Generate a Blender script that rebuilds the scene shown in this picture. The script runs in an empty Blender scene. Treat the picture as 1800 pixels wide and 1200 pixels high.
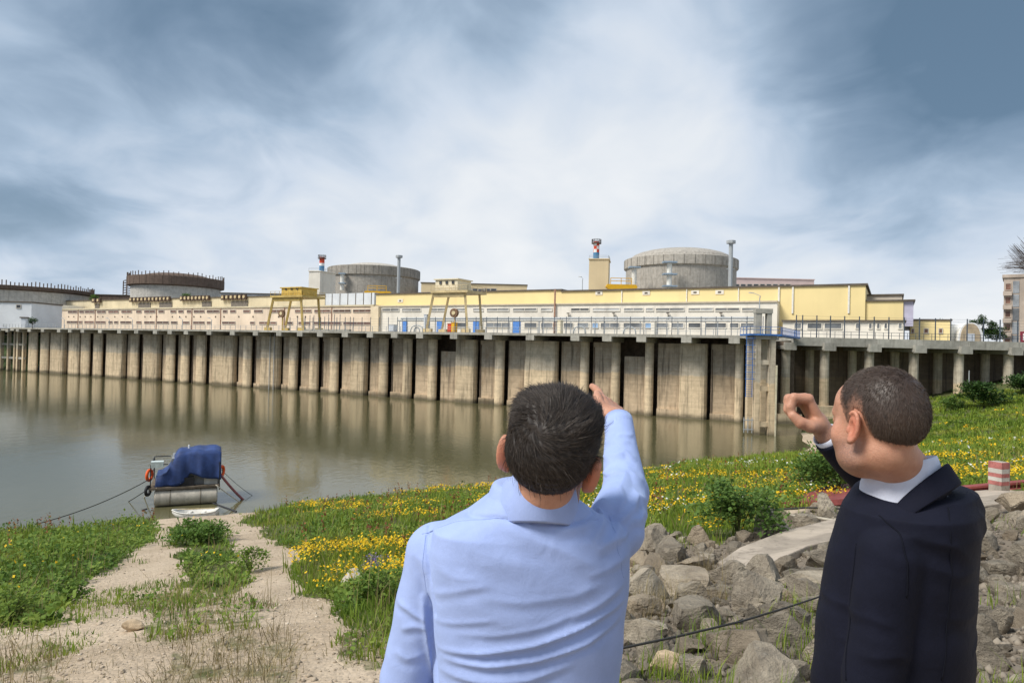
import bpy, math, random
import numpy as np
from mathutils import Matrix, Vector
random.seed(7); RNG = np.random.default_rng(11)
scn = bpy.context.scene
COL = scn.collection

# ------------------------------------------------------------------ camera
CAM_Z = 12.0; FPX = 1200.0; PITCH = math.radians(.57); ROLL = .0235
def _T(d):
    c, s = math.cos(PITCH), math.sin(PITCH)
    return Vector((d[0], c*d[1]-s*d[2], s*d[1]+c*d[2]))
C_R = _T((math.cos(ROLL), 0, math.sin(ROLL))); C_U = _T((-math.sin(ROLL), 0, math.cos(ROLL))); C_F = _T((0, 1, 0))
cam_d = bpy.data.cameras.new('camera'); cam_d.sensor_width = 36; cam_d.lens = FPX/1800*36
cam_d.clip_start = .05; cam_d.clip_end = 9000
cam = bpy.data.objects.new('camera', cam_d); COL.objects.link(cam)
cam.matrix_world = Matrix(((C_R.x, C_U.x, -C_F.x, 0), (C_R.y, C_U.y, -C_F.y, 0), (C_R.z, C_U.z, -C_F.z, CAM_Z), (0, 0, 0, 1)))
scn.camera = cam
# ------------------------------------------------------------------ exposure
scn.view_settings.view_transform = 'Standard'; scn.view_settings.look = 'None'
scn.view_settings.exposure = 1.22; scn.view_settings.gamma = 1; scn.view_settings.use_curve_mapping = False
# ------------------------------------------------------------------ sun
SUN_AZ = math.radians(-118); SUN_EL = math.radians(50)     # azimuth from +Y towards +X: behind-left of the camera
sd = bpy.data.lights.new('sun', 'SUN'); sd.energy = 1.9; sd.angle = math.radians(22); sd.color = (1, .95, .87)
sun = bpy.data.objects.new('sun', sd); COL.objects.link(sun)
_sv = Vector((math.sin(SUN_AZ)*math.cos(SUN_EL), math.cos(SUN_AZ)*math.cos(SUN_EL), math.sin(SUN_EL)))
sun.rotation_euler = _sv.to_track_quat('Z', 'Y').to_euler(); sun.location = (0, 0, 60)
# ------------------------------------------------------------------ world: sky with a cloud deck
w = bpy.data.worlds.new('World'); scn.world = w; w.use_nodes = True
nt = w.node_tree; nt.nodes.clear()
class NB:
    """small node-building helper"""
    def __init__(s, nt): s.nt = nt
    def n(s, typ, **kw):
        nd = s.nt.nodes.new(typ)
        for k, v in kw.items():
            if k == 'i':
                for kk, vv in v.items():
                    sock = nd.inputs[kk]
                    if hasattr(vv, 'is_linked') or hasattr(vv, 'links'): s.nt.links.new(vv, sock)
                    else: sock.default_value = vv
            else: setattr(nd, k, v)
        return nd
    def m(s, op, a, b=0.0, c=None, clamp=False):
        nd = s.nt.nodes.new('ShaderNodeMath'); nd.operation = op; nd.use_clamp = clamp
        for k, v in enumerate((a, b) if c is None else (a, b, c)):
            if hasattr(v, 'links'): s.nt.links.new(v, nd.inputs[k])
            else: nd.inputs[k].default_value = v
        return nd.outputs[0]
    def v(s, op, a, b):
        nd = s.nt.nodes.new('ShaderNodeVectorMath'); nd.operation = op
        for k, v in enumerate((a, b)):
            if hasattr(v, 'links'): s.nt.links.new(v, nd.inputs[k])
            else: nd.inputs[k].default_value = v
        return nd.outputs['Value'] if op in ('DOT_PRODUCT', 'LENGTH', 'DISTANCE') else nd.outputs[0]
    def mix(s, f, a, b, blend='MIX'):
        nd = s.nt.nodes.new('ShaderNodeMix'); nd.data_type = 'RGBA'; nd.blend_type = blend; nd.clamp_factor = True
        for k, v in ((0, f), (6, a), (7, b)):
            if hasattr(v, 'links'): s.nt.links.new(v, nd.inputs[k])
            else: nd.inputs[k].default_value = (tuple(v)+(1,))[:4] if k else v
        return nd.outputs[2]
    def noise(s, vec, scale, detail=4, rough=.5, dist=0.0):
        nd = s.n('ShaderNodeTexNoise', i={'Scale': scale, 'Detail': detail, 'Roughness': rough, 'Distortion': dist})
        if vec is not None: s.nt.links.new(vec, nd.inputs['Vector'])
        return nd.outputs['Fac']
    def ramp(s, f, pts):
        nd = s.nt.nodes.new('ShaderNodeValToRGB'); r = nd.color_ramp
        while len(r.elements) < len(pts): r.elements.new(.5)
        for e, (p, c) in zip(r.elements, pts):
            e.position = p; e.color = (c, c, c, 1) if not hasattr(c, '__len__') else tuple(c)+(1,)*(4-len(c))
        s.nt.links.new(f, nd.inputs[0]); return nd.outputs[0]
    def mapr(s, f, a, b, c=0.0, d=1.0, smooth=True):
        nd = s.n('ShaderNodeMapRange', i={1: a, 2: b, 3: c, 4: d}); nd.clamp = True
        if smooth: nd.interpolation_type = 'SMOOTHSTEP'
        s.nt.links.new(f, nd.inputs[0]); return nd.outputs[0]
    def mapping(s, vec, scale=(1, 1, 1), rot=(0, 0, 0), loc=(0, 0, 0)):
        nd = s.n('ShaderNodeMapping', i={'Scale': scale, 'Rotation': rot, 'Location': loc}); s.nt.links.new(vec, nd.inputs[0]); return nd.outputs[0]
def raydir(px, py):
    return (C_R*((px-900)/FPX) + C_F - C_U*((py-600)/FPX)).normalized()
B = NB(nt)
tc = B.n('ShaderNodeTexCoord').outputs['Generated']
sep = B.n('ShaderNodeSeparateXYZ', i={0: tc})
zz = B.m('MAXIMUM', sep.outputs[2], 0.0)
den = B.m('ADD', zz, .30)
qx = B.m('DIVIDE', sep.outputs[0], den); qy = B.m('DIVIDE', sep.outputs[1], den)
q = B.n('ShaderNodeCombineXYZ', i={0: qx, 1: qy, 2: 0.0}).outputs[0]
n1 = B.noise(B.mapping(q, (1.5, 1.1, 1), (0, 0, .35)), 1.0, 5, .48, .4)
n2 = B.noise(B.mapping(q, (1.5, 1.2, 1), (0, 0, .1), (4, 2, 0)), 2.6, 6, .5, .5)
val = B.m('ADD', B.m('ADD', B.m('MULTIPLY', n1, .54), B.m('MULTIPLY', n2, .36)), .05)
def blob(px, py, r0, r1, amp):
    c = raydir(px, py)
    d = B.v('DISTANCE', tc, tuple(c))
    return B.m('MULTIPLY', B.mapr(d, r0, r1, 1.0, 0.0), amp)
bl = val
for px, py, r0, r1, a in ((1130, 130, .0, .5, .095), (900, 200, .0, .40, .02), (300, -80, 0, .36, -.09), (900, -80, 0, .32, -.12), (1500, -60, 0, .35, -.10), (740, 390, .0, .40, .16), (520, 390, .0, .22, .08), (1060, 360, 0, .35, .06), (1500, 480, 0, .4, .08), (1760, 560, 0, .3, .05),
                          (150, 170, .05, .5, -.08), (60, 330, .0, .3, -.04), (1640, 140, .0, .28, -.17), (1780, 60, .0, .3, -.12), (1330, 0, .0, .16, -.10), (900, -20, 0, .18, -.10), (500, 10, .0, .3, -.13), (1480, 300, 0, .2, -.04), (330, 60, .0, .25, -.03), (330, 290, 0, .3, .06)):
    bl = B.m('ADD', bl, blob(px, py, r0, r1, a))
hz = B.mapr(sep.outputs[2], .0, .16, .10, 0.0)
bl = B.m('ADD', bl, hz)
cl = B.ramp(bl, [(.22, (.058, .096, .138)), (.34, (.118, .164, .220)), (.45, (.195, .248, .315)), (.56, (.295, .335, .39)), (.70, (.375, .395, .42)), (.88, (.44, .445, .45))])
cb = B.n('ShaderNodeBackground', i={'Color': cl, 'Strength': .92})
sky = B.n('ShaderNodeTexSky'); sky.sky_type = 'NISHITA'; sky.sun_disc = False
sky.sun_elevation = SUN_EL; sky.sun_rotation = SUN_AZ
sb = B.n('ShaderNodeBackground', i={'Color': sky.outputs[0], 'Strength': .05})
cov = B.mapr(bl, .26, .5, .78, .97)
mx = B.n('ShaderNodeMixShader', i={0: cov, 1: sb.outputs[0], 2: cb.outputs[0]})
B.n('ShaderNodeOutputWorld', i={0: mx.outputs[0]})
w.cycles.sample_map_resolution = 1024

# ------------------------------------------------------------------ places: pixel of the photograph -> point in the world
def px_ray(px, py):
    r = C_R*((px-900)/FPX) + C_F - C_U*((py-600)/FPX)
    return np.array((r.x, r.y, r.z))
CAMP = np.array((0, 0, CAM_Z))
def at_depth(px, py, Y):
    r = px_ray(px, py); return CAMP + r*(Y/r[1])
def at_z(px, py, z):
    r = px_ray(px, py); return CAMP + r*((z-CAM_Z)/r[2])
QU = np.array((.87304, -.48766, 0)); QV = np.array((.48766, .87304, 0)); QO = np.array((40.0, 119.2, 0))
def Q(u, v, z): return QO + QU*u + QV*v + np.array((0, 0, z))
def qp(px, py, v):
    """pixel -> (u, z) on the vertical plane that runs parallel to the quay at v metres behind its face"""
    r = px_ray(px, py); t = ((QO-CAMP)@QV + v)/(r@QV); p = CAMP+r*t
    return float((p-QO)@QU), float(p[2])
def _hash(ix, iy, seed):
    h = (ix.astype(np.int64)*374761393 + iy.astype(np.int64)*668265263 + seed*1442695041) & 0xffffffff
    h = ((h ^ (h >> 13))*1274126177) & 0xffffffff
    return ((h ^ (h >> 16)) & 0xffff)/65535.0
def vnoise(x, y, seed=0):
    x = np.asarray(x, float); y = np.asarray(y, float)
    ix = np.floor(x); iy = np.floor(y); fx = x-ix; fy = y-iy
    fx = fx*fx*(3-2*fx); fy = fy*fy*(3-2*fy)
    a = _hash(ix, iy, seed); b = _hash(ix+1, iy, seed); c = _hash(ix, iy+1, seed); d = _hash(ix+1, iy+1, seed)
    return (a*(1-fx)+b*fx)*(1-fy)+(c*(1-fx)+d*fx)*fy
def fbm(x, y, seed=0, oct=3):
    s = 0; a = .5
    for k in range(oct): s = s + a*(vnoise(x*2**k, y*2**k, seed+k)-.5)*2; a *= .5
    return s
def terr(x, y):
    x = np.asarray(x, float); y = np.asarray(y, float)
    s1 = (x+31.1)*.527-(y-41.97)*.85 - 4.6*np.exp(-((x+21.5)**2+(y-45.5)**2)/30) + 1.6*fbm(x/6, y/6, 3, 2)
    s2 = (x-37.6)*.939-(y-84.6)*.345 + 1.5*fbm(x/7, y/7, 5, 2)
    a, b = .2*s1, .23*s2; k = 1.2
    h = np.clip(.5+.5*(a-b)/k, 0, 1); z = b*(1-h)+a*h + k*h*(1-h)
    z = np.where(z > 10.25, 10.25+(z-10.25)*.25, z); z = np.minimum(z, 10.9)
    d = np.hypot(x, y)
    z = z + .10*fbm(x/1.7, y/1.7, 9, 3)*np.clip(d/8, .15, 1)*np.clip(z/2+.3, 0, 1)
    return np.where(z < -2.5, -2.5, z)
def gp(px, py):
    """pixel -> point on the bank"""
    r = px_ray(px, py); ts = np.concatenate([np.linspace(2, 30, 600), np.linspace(30, 220, 1500)])
    P = CAMP[None]+r[None]*ts[:, None]; d = P[:, 2]-terr(P[:, 0], P[:, 1])
    k = np.argmax(d < 0)
    if d[k] >= 0: return None
    a, b = ts[k-1], ts[k]
    for _ in range(12):
        m = (a+b)/2; p = CAMP+r*m
        if p[2] < terr(p[0], p[1]): b = m
        else: a = m
    return CAMP+r*a
def gp_many(px, py):
    """the same for arrays; rows that miss are nan"""
    px = np.asarray(px, float); py = np.asarray(py, float)
    R = np.array(C_R)[None]*((px-900)/FPX)[:, None]+np.array(C_F)[None]-np.array(C_U)[None]*((py-600)/FPX)[:, None]
    ts = np.concatenate([np.linspace(2.5, 30, 180), np.linspace(30.5, 200, 420)])
    lo = np.full(len(px), np.nan); done = np.zeros(len(px), bool)
    for a, b in zip(ts[:-1], ts[1:]):
        P = CAMP[None]+R*b; hit = (~done) & (P[:, 2] < terr(P[:, 0], P[:, 1])); lo[hit] = a; done |= hit
    hi = lo+np.where(lo < 30, .16, .45)
    for _ in range(7):
        m = (lo+hi)/2; P = CAMP[None]+R*m[:, None]; under = P[:, 2] < terr(P[:, 0], P[:, 1])
        hi = np.where(under, m, hi); lo = np.where(under, lo, m)
    P = CAMP[None]+R*lo[:, None]; P[:, 2] = terr(np.nan_to_num(P[:, 0]), np.nan_to_num(P[:, 1])); P[~done] = np.nan
    return P
def in_poly(x, y, poly):
    poly = np.asarray(poly); c = np.zeros(np.shape(x), bool); j = len(poly)-1
    for i in range(len(poly)):
        xi, yi = poly[i][:2]; xj, yj = poly[j][:2]
        c ^= ((yi > y) != (yj > y)) & (x < (xj-xi)*(y-yi)/(yj-yi+1e-12)+xi); j = i
    return c

# ------------------------------------------------------------------ object helpers
def tag(o, label=None, cat=None, group=None, kind=None):
    for k, v in (('label', label), ('category', cat), ('group', group), ('kind', kind)):
        if v: o[k] = v
    return o
def thing(name, loc, label, cat, group=None):
    o = bpy.data.objects.new(name, None); o.empty_display_size = .3; COL.objects.link(o); o.location = tuple(loc)
    return tag(o, label, cat, group)
def world_m(p):
    return p.matrix_basis.copy() if p.parent is None else world_m(p.parent) @ p.matrix_parent_inverse @ p.matrix_basis
def put(name, me, mat=None, parent=None):
    o = bpy.data.objects.new(name, me); COL.objects.link(o)
    if mat is not None and not me.materials:
        for m_ in (mat if isinstance(mat, (list, tuple)) else [mat]): me.materials.append(m_)
    if parent is not None:
        o.parent = parent; o.matrix_parent_inverse = world_m(parent).inverted()
    return o
def mesh_np(name, V, F, smooth=False):
    V = np.ascontiguousarray(V, np.float32); F = np.ascontiguousarray(F, np.int32)
    me = bpy.data.meshes.new(name); n, k = F.shape
    me.vertices.add(len(V)); me.vertices.foreach_set('co', V.ravel())
    me.loops.add(n*k); me.loops.foreach_set('vertex_index', F.ravel())
    me.polygons.add(n); me.polygons.foreach_set('loop_start', np.arange(0, n*k, k, dtype=np.int32))
    try: me.polygons.foreach_set('loop_total', np.full(n, k, np.int32))
    except Exception: pass
    if smooth: me.polygons.foreach_set('use_smooth', np.ones(n, bool))
    me.update(calc_edges=True); me.validate(); return me
class MB:
    def __init__(s): s.v = []; s.f = []; s.mi = []; s.cur = 0
    def add(s, vs, fs):
        b = len(s.v); s.v += [tuple(map(float, p)) for p in vs]
        for f in fs: s.f.append(tuple(b+i for i in f)); s.mi.append(s.cur)
    def hexa(s, p8):
        s.add(p8, [(0, 3, 2, 1), (4, 5, 6, 7), (0, 1, 5, 4), (1, 2, 6, 5), (2, 3, 7, 6), (3, 0, 4, 7)]); return s
    def box(s, x0, x1, y0, y1, z0, z1):
        return s.hexa([(x0, y0, z0), (x1, y0, z0), (x1, y1, z0), (x0, y1, z0), (x0, y0, z1), (x1, y0, z1), (x1, y1, z1), (x0, y1, z1)])
    def qbox(s, u0, u1, v0, v1, z0, z1):
        if u1 < u0: u0, u1 = u1, u0
        if z1 < z0: z0, z1 = z1, z0
        return s.hexa([Q(u0, v0, z0), Q(u1, v0, z0), Q(u1, v1, z0), Q(u0, v1, z0), Q(u0, v0, z1), Q(u1, v0, z1), Q(u1, v1, z1), Q(u0, v1, z1)])
    def prism(s, poly, lo, hi):
        """poly: list of 3-D points (bottom), extruded by vector hi-lo"""
        n = len(poly); d = np.array(hi)-np.array(lo); b = [np.array(p, float) for p in poly]
        s.add(b+[p+d for p in b], [tuple(reversed(range(n))), tuple(range(n, 2*n))]+[(i, (i+1) % n, n+(i+1) % n, n+i) for i in range(n)]); return s
    def bar(s, a, b, w, h=None, up=(0, 0, 1)):
        h = w if h is None else h; a = np.array(a, float); b = np.array(b, float); d = b-a; d /= np.linalg.norm(d)+1e-9
        up = np.array(up, float)
        if abs(d@up) > .95: up = np.array((0, 1, 0.)) if abs(d[1]) < .9 else np.array((1, 0, 0.))
        x = np.cross(d, up); x /= np.linalg.norm(x); y = np.cross(x, d); x = x*w/2; y = y*h/2
        return s.hexa([a-x-y, a+x-y, a+x+y, a-x+y, b-x-y, b+x-y, b+x+y, b-x+y])
    def tube(s, pts, r, n=8, r1=None, cap=True):
        pts = [np.array(p, float) for p in pts]; m = len(pts); vs = []; prev = None
        for i, p in enumerate(pts):
            d = pts[min(i+1, m-1)]-pts[max(i-1, 0)]; d /= np.linalg.norm(d)+1e-9
            if prev is None:
                up = np.array((0, 0, 1.)) if abs(d[2]) < .9 else np.array((0, 1, 0.)); x = np.cross(d, up)
            else: x = prev-d*(prev@d)
            x /= np.linalg.norm(x)+1e-9; prev = x; y = np.cross(d, x)
            rr = r if r1 is None else r+(r1-r)*i/(m-1)
            vs += [p+x*rr*math.cos(2*math.pi*k/n)+y*rr*math.sin(2*math.pi*k/n) for k in range(n)]
        fs = [(i*n+k, i*n+(k+1) % n, (i+1)*n+(k+1) % n, (i+1)*n+k) for i in range(m-1) for k in range(n)]
        if cap: fs += [tuple(reversed(range(n))), tuple((m-1)*n+k for k in range(n))]
        s.add(vs, fs); return s
    def cyl(s, c, r, z0, z1, n=24, r1=None):
        return s.tube([(c[0], c[1], z0), (c[0], c[1], z1)], r, n, r1)
    def lathe(s, c, prof, n=48, cap=True, a0=0, a1=2*math.pi):
        """prof: list of (radius, z) from bottom to top round the vertical axis at c"""
        m = len(prof); vs = []
        for r, z in prof: vs += [(c[0]+r*math.cos(2*math.pi*k/n), c[1]+r*math.sin(2*math.pi*k/n), z) for k in range(n)]
        fs = [(i*n+k, i*n+(k+1) % n, (i+1)*n+(k+1) % n, (i+1)*n+k) for i in range(m-1) for k in range(n)]
        if cap: fs += [tuple(reversed(range(n))), tuple((m-1)*n+k for k in range(n))]
        s.add(vs, fs); return s
    def grid(s, P, close_u=False):
        """P: (m, n, 3) array of points"""
        P = np.asarray(P, float); m, n = P.shape[:2]
        s.add(P.reshape(-1, 3), [(i*n+k, i*n+(k+1) % n, (i+1)*n+(k+1) % n, (i+1)*n+k) for i in range(m-1) for k in range(n if close_u else n-1)]); return s
    def mesh(s, name, smooth=False, mats=None):
        me = bpy.data.meshes.new(name); me.from_pydata(s.v, [], s.f)
        if smooth: me.polygons.foreach_set('use_smooth', [True]*len(s.f))
        if mats:
            for m_ in mats: me.materials.append(m_)
            me.polygons.foreach_set('material_index', s.mi)
        me.update(); return me
    def build(s, name, mat, parent=None, smooth=False, bevel=0):
        me = s.mesh(name, smooth, mat if isinstance(mat, (list, tuple)) else None)
        o = put(name, me, mat, parent)
        if bevel:
            b = o.modifiers.new('bevel', 'BEVEL'); b.width = bevel; b.segments = 2; b.limit_method = 'ANGLE'
        return o

# ------------------------------------------------------------------ materials
MATS = {}
def M(name, col, rough=.8, var=.18, scale=1.5, bump=.0, bscale=20, metal=0.0, streak=0.0, sscale=1.2, spec=.3, col2=None, rnd=0.0, grime=0.0):
    if name in MATS: return MATS[name]
    m = bpy.data.materials.new(name); m.use_nodes = True; nt = m.node_tree; b = NB(nt)
    bs = nt.nodes['Principled BSDF']; tc = b.n('ShaderNodeTexCoord').outputs['Object']
    f = b.noise(tc, scale, 6, .6, .3); f = b.mapr(f, .3, .7)
    c2 = col2 or tuple(min(1, x*(1+var)) for x in col); c1 = tuple(x*(1-var) for x in col)
    c = b.mix(f, c1, c2)
    if streak:
        st = b.noise(b.mapping(tc, (sscale, sscale, sscale*.06)), 1.0, 5, .6); st = b.mapr(st, .45, .75)
        c = b.mix(b.m('MULTIPLY', st, streak), c, tuple(x*.35 for x in col))
    if grime:
        g = b.noise(tc, scale*6, 5, .65); g = b.mapr(g, .52, .72); c = b.mix(b.m('MULTIPLY', g, grime), c, tuple(x*.45 for x in col))
    if rnd:
        ri = b.n('ShaderNodeObjectInfo').outputs['Random']
        k = b.m('ADD', b.m('MULTIPLY', ri, 2*rnd), 1-rnd); c = b.mix(1.0, c, b.n('ShaderNodeCombineColor', i={0: k, 1: k, 2: k}).outputs[0], 'MULTIPLY')
    nt.links.new(c, bs.inputs['Base Color']); bs.inputs['Roughness'].default_value = rough; bs.inputs['Metallic'].default_value = metal
    bs.inputs['Specular IOR Level'].default_value = spec
    if bump:
        bp = b.n('ShaderNodeBump', i={'Strength': bump, 'Distance': .02, 'Height': b.noise(tc, bscale, 5, .6)})
        nt.links.new(bp.outputs[0], bs.inputs['Normal'])
    MATS[name] = m; return m
# ================================================================== THE BANK, THE RIVER, THE PLANT'S GROUND
def wpoly(pts): return [gp(*p)[:2] for p in pts]
POLY = {
 'left':   wpoly([(-40, 925), (60, 912), (130, 902), (215, 897), (272, 908), (276, 945), (240, 965), (205, 1000), (150, 1022), (95, 1045), (110, 1080), (60, 1105), (-60, 1110)]),
 'strip':  wpoly([(300, 926), (372, 926), (402, 950), (425, 985), (446, 1020), (400, 1050), (330, 1030), (318, 985)]),
 'right':  wpoly([(425, 918), (480, 893), (520, 884), (700, 868), (870, 852), (900, 1000), (900, 1100), (700, 1150), (650, 1098), (600, 1072), (545, 1040), (520, 990), (488, 945)]),
 'mid':    wpoly([(860, 852), (1000, 838), (1145, 822), (1300, 803), (1400, 797), (1440, 800), (1520, 790), (1560, 870), (1500, 884), (1380, 900), (1350, 935), (1250, 958), (1140, 940), (1000, 1000), (860, 1000)]),
 'back':   wpoly([(1480, 800), (1500, 770), (1560, 730), (1620, 702), (1690, 690), (1820, 684), (1990, 690), (1990, 862), (1700, 858), (1520, 870)]),
 'patch1': wpoly([(575, 1130), (640, 1110), (700, 1120), (700, 1185), (600, 1185)]),
 'patch2': wpoly([(200, 1062), (300, 1035), (380, 1050), (440, 1062), (480, 1100), (360, 1120), (250, 1120)]),
 'dry':    wpoly([(290, 1060), (440, 1050), (500, 1120), (520, 1230), (280, 1230)]),
 'dry2':   wpoly([(-40, 1130), (100, 1110), (150, 1130), (60, 1230), (-40, 1230)]),
}
DENSE = ('left', 'strip', 'right', 'mid', 'back')
ROCKZ = wpoly([(1085, 1260), (1095, 1090), (1115, 990), (1140, 935), (1250, 962), (1370, 915), (1500, 885), (1560, 880), (1720, 872), (1810, 880), (1960, 900), (1960, 1260)])
def build_bank():
    a = np.concatenate([np.radians(np.arange(-48, 48.01, .3)), np.radians(np.arange(51, 312, 3.0))]); na = len(a)
    r = np.concatenate([[.25], .6*1.021**np.arange(0, 300)]); r = r[r < 320]; nr = len(r)
    X = r[:, None]*np.sin(a)[None]; Y = r[:, None]*np.cos(a)[None]; Z = terr(X, Y)
    behind = ((X-QO[0])*QV[0]+(Y-QO[1])*QV[1] > 6) & (X < 46); Z = np.where(behind | (Y > 132), np.minimum(Z, 8), Z)
    V = np.stack([X, Y, Z], -1).reshape(-1, 3)
    i, k = np.meshgrid(np.arange(nr-1), np.arange(na), indexing='ij'); k2 = (k+1) % na
    F = np.stack([i*na+k, (i+1)*na+k, (i+1)*na+k2, i*na+k2], -1).reshape(-1, 4)[:, ::-1]
    me = mesh_np('bank', V, F, True)
    cov = np.zeros(len(V)); x = V[:, 0]+.5*fbm(V[:, 0]/1.2, V[:, 1]/1.2, 31, 3); y = V[:, 1]+.7*fbm(V[:, 0]/1.2, V[:, 1]/1.2, 35, 3)
    for n in DENSE: cov[in_poly(x, y, POLY[n])] = 1.0
    cov[(Y.reshape(-1) > 60) & (X.reshape(-1) > 45)] = 1.0
    for n in ('patch1', 'patch2'): cov[in_poly(x, y, POLY[n])] = .55
    for n in ('dry', 'dry2'): cov[in_poly(x, y, POLY[n])] = .42
    rock = in_poly(V[:, 0], V[:, 1], ROCKZ).astype(float)
    ca = me.color_attributes.new('cover', 'FLOAT_COLOR', 'POINT')
    ca.data.foreach_set('color', np.stack([cov, rock, np.zeros_like(cov), np.ones_like(cov)], -1).astype(np.float32).ravel())
    m = bpy.data.materials.new('bank_ground'); m.use_nodes = True; nt = m.node_tree; b = NB(nt); bs = nt.nodes['Principled BSDF']
    tc = b.n('ShaderNodeTexCoord').outputs['Object']; at = b.n('ShaderNodeAttribute', attribute_name='cover').outputs['Color']
    sp = b.n('ShaderNodeSeparateColor', i={0: at})
    f1 = b.mapr(b.noise(tc, .6, 6, .6, .4), .32, .68); f2 = b.noise(tc, 9, 6, .65); f3 = b.noise(tc, 38, 4, .6)
    vor = b.n('ShaderNodeTexVoronoi', i={'Scale': 26.0}); nt.links.new(tc, vor.inputs['Vector'])
    vb = b.n('ShaderNodeTexVoronoi', i={'Scale': 9.0}); nt.links.new(tc, vb.inputs['Vector'])
    g = b.mix(f1, (.37, .285, .195), (.50, .40, .29)); g = b.mix(b.m('MULTIPLY', b.mapr(f2, .5, .72), .55), g, (.17, .135, .10))
    st = b.n('ShaderNodeSeparateColor', i={0: vor.outputs['Color']})
    g = b.mix(.22, g, b.mix(st.outputs[0], (.26, .205, .15), (.56, .465, .36)))
    soil = b.mix(b.mapr(f2, .35, .65), (.06, .075, .022), (.13, .135, .055))
    cvn = b.m('ADD', sp.outputs[0], b.m('MULTIPLY', b.m('SUBTRACT', b.noise(tc, 2.2, 5, .65), .5), 1.6)); cvn = b.mapr(cvn, .3, .75)
    cvn = b.m('MULTIPLY', cvn, b.mapr(sp.outputs[0], .0, .3))
    col = b.mix(cvn, g, soil); col = b.mix(b.m('MULTIPLY', sp.outputs[1], .8), col, b.mix(f3, (.07, .06, .05), (.20, .17, .135)))
    nt.links.new(col, bs.inputs['Base Color']); bs.inputs['Roughness'].default_value = .95; bs.inputs['Specular IOR Level'].default_value = .15
    h = b.m('ADD', b.m('MULTIPLY', vor.outputs['Distance'], -.35), b.m('ADD', b.m('MULTIPLY', f2, 1.2), b.m('MULTIPLY', vb.outputs['Distance'], -.3)))
    nt.links.new(b.n('ShaderNodeBump', i={'Strength': .65, 'Distance': .05, 'Height': h}).outputs[0], bs.inputs['Normal'])
    tag(put('bank', me, m), 'gravelly river bank sloping down to the water in front of the two men', 'river bank', kind='structure')
build_bank()
def build_water():
    m = bpy.data.materials.new('river_water'); m.use_nodes = True; nt = m.node_tree; b = NB(nt); bs = nt.nodes['Principled BSDF']
    tc = b.n('ShaderNodeTexCoord').outputs['Object']
    bs.inputs['Base Color'].default_value = (.098, .090, .044, 1); bs.inputs['Roughness'].default_value = .09; bs.inputs['IOR'].default_value = 1.33
    a = b.noise(b.mapping(tc, (1.1, .55, 1), (0, 0, .5)), 1.6, 4, .55, .3); c = b.noise(b.mapping(tc, (1, .6, 1), (0, 0, .3)), .16, 3, .5)
    calm = b.mapr(b.noise(b.mapping(tc, (1, .25, 1), (0, 0, -.5)), .035, 3, .5), .35, .65, .25, 1.0)
    h = b.m('ADD', b.m('MULTIPLY', b.m('MULTIPLY', a, calm), .055), b.m('MULTIPLY', c, .05))
    nt.links.new(b.n('ShaderNodeBump', i={'Strength': .55, 'Distance': 1.0, 'Height': h}).outputs[0], bs.inputs['Normal'])
    mb = MB(); mb.add([(-1500, -200, 0), (400, -200, 0), (400, 1500, 0), (-1500, 1500, 0)], [(0, 1, 2, 3)])
    tag(mb.build('water', m), 'calm murky green river basin reflecting the quay wall', 'water', kind='structure')
build_water()
DECK = 15.1
C_GROUND = M('plant_ground', (.26, .25, .22), .95, .25, .2)
mb = MB(); P = [Q(-1200, 3, 0), Q(2, 3, 0), np.array((50, 128.8, 0)), np.array((3000, 128.8, 0)), np.array((3000, 5000, 0)), np.array((-4500, 5000, 0)), np.array((-4500, 900, 0))]
mb.add([(p[0], p[1], DECK-.12) for p in P], [tuple(range(len(P)))])
tag(mb.build('ground', C_GROUND), 'flat concrete yard on top of the quay', 'ground', kind='structure')

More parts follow.
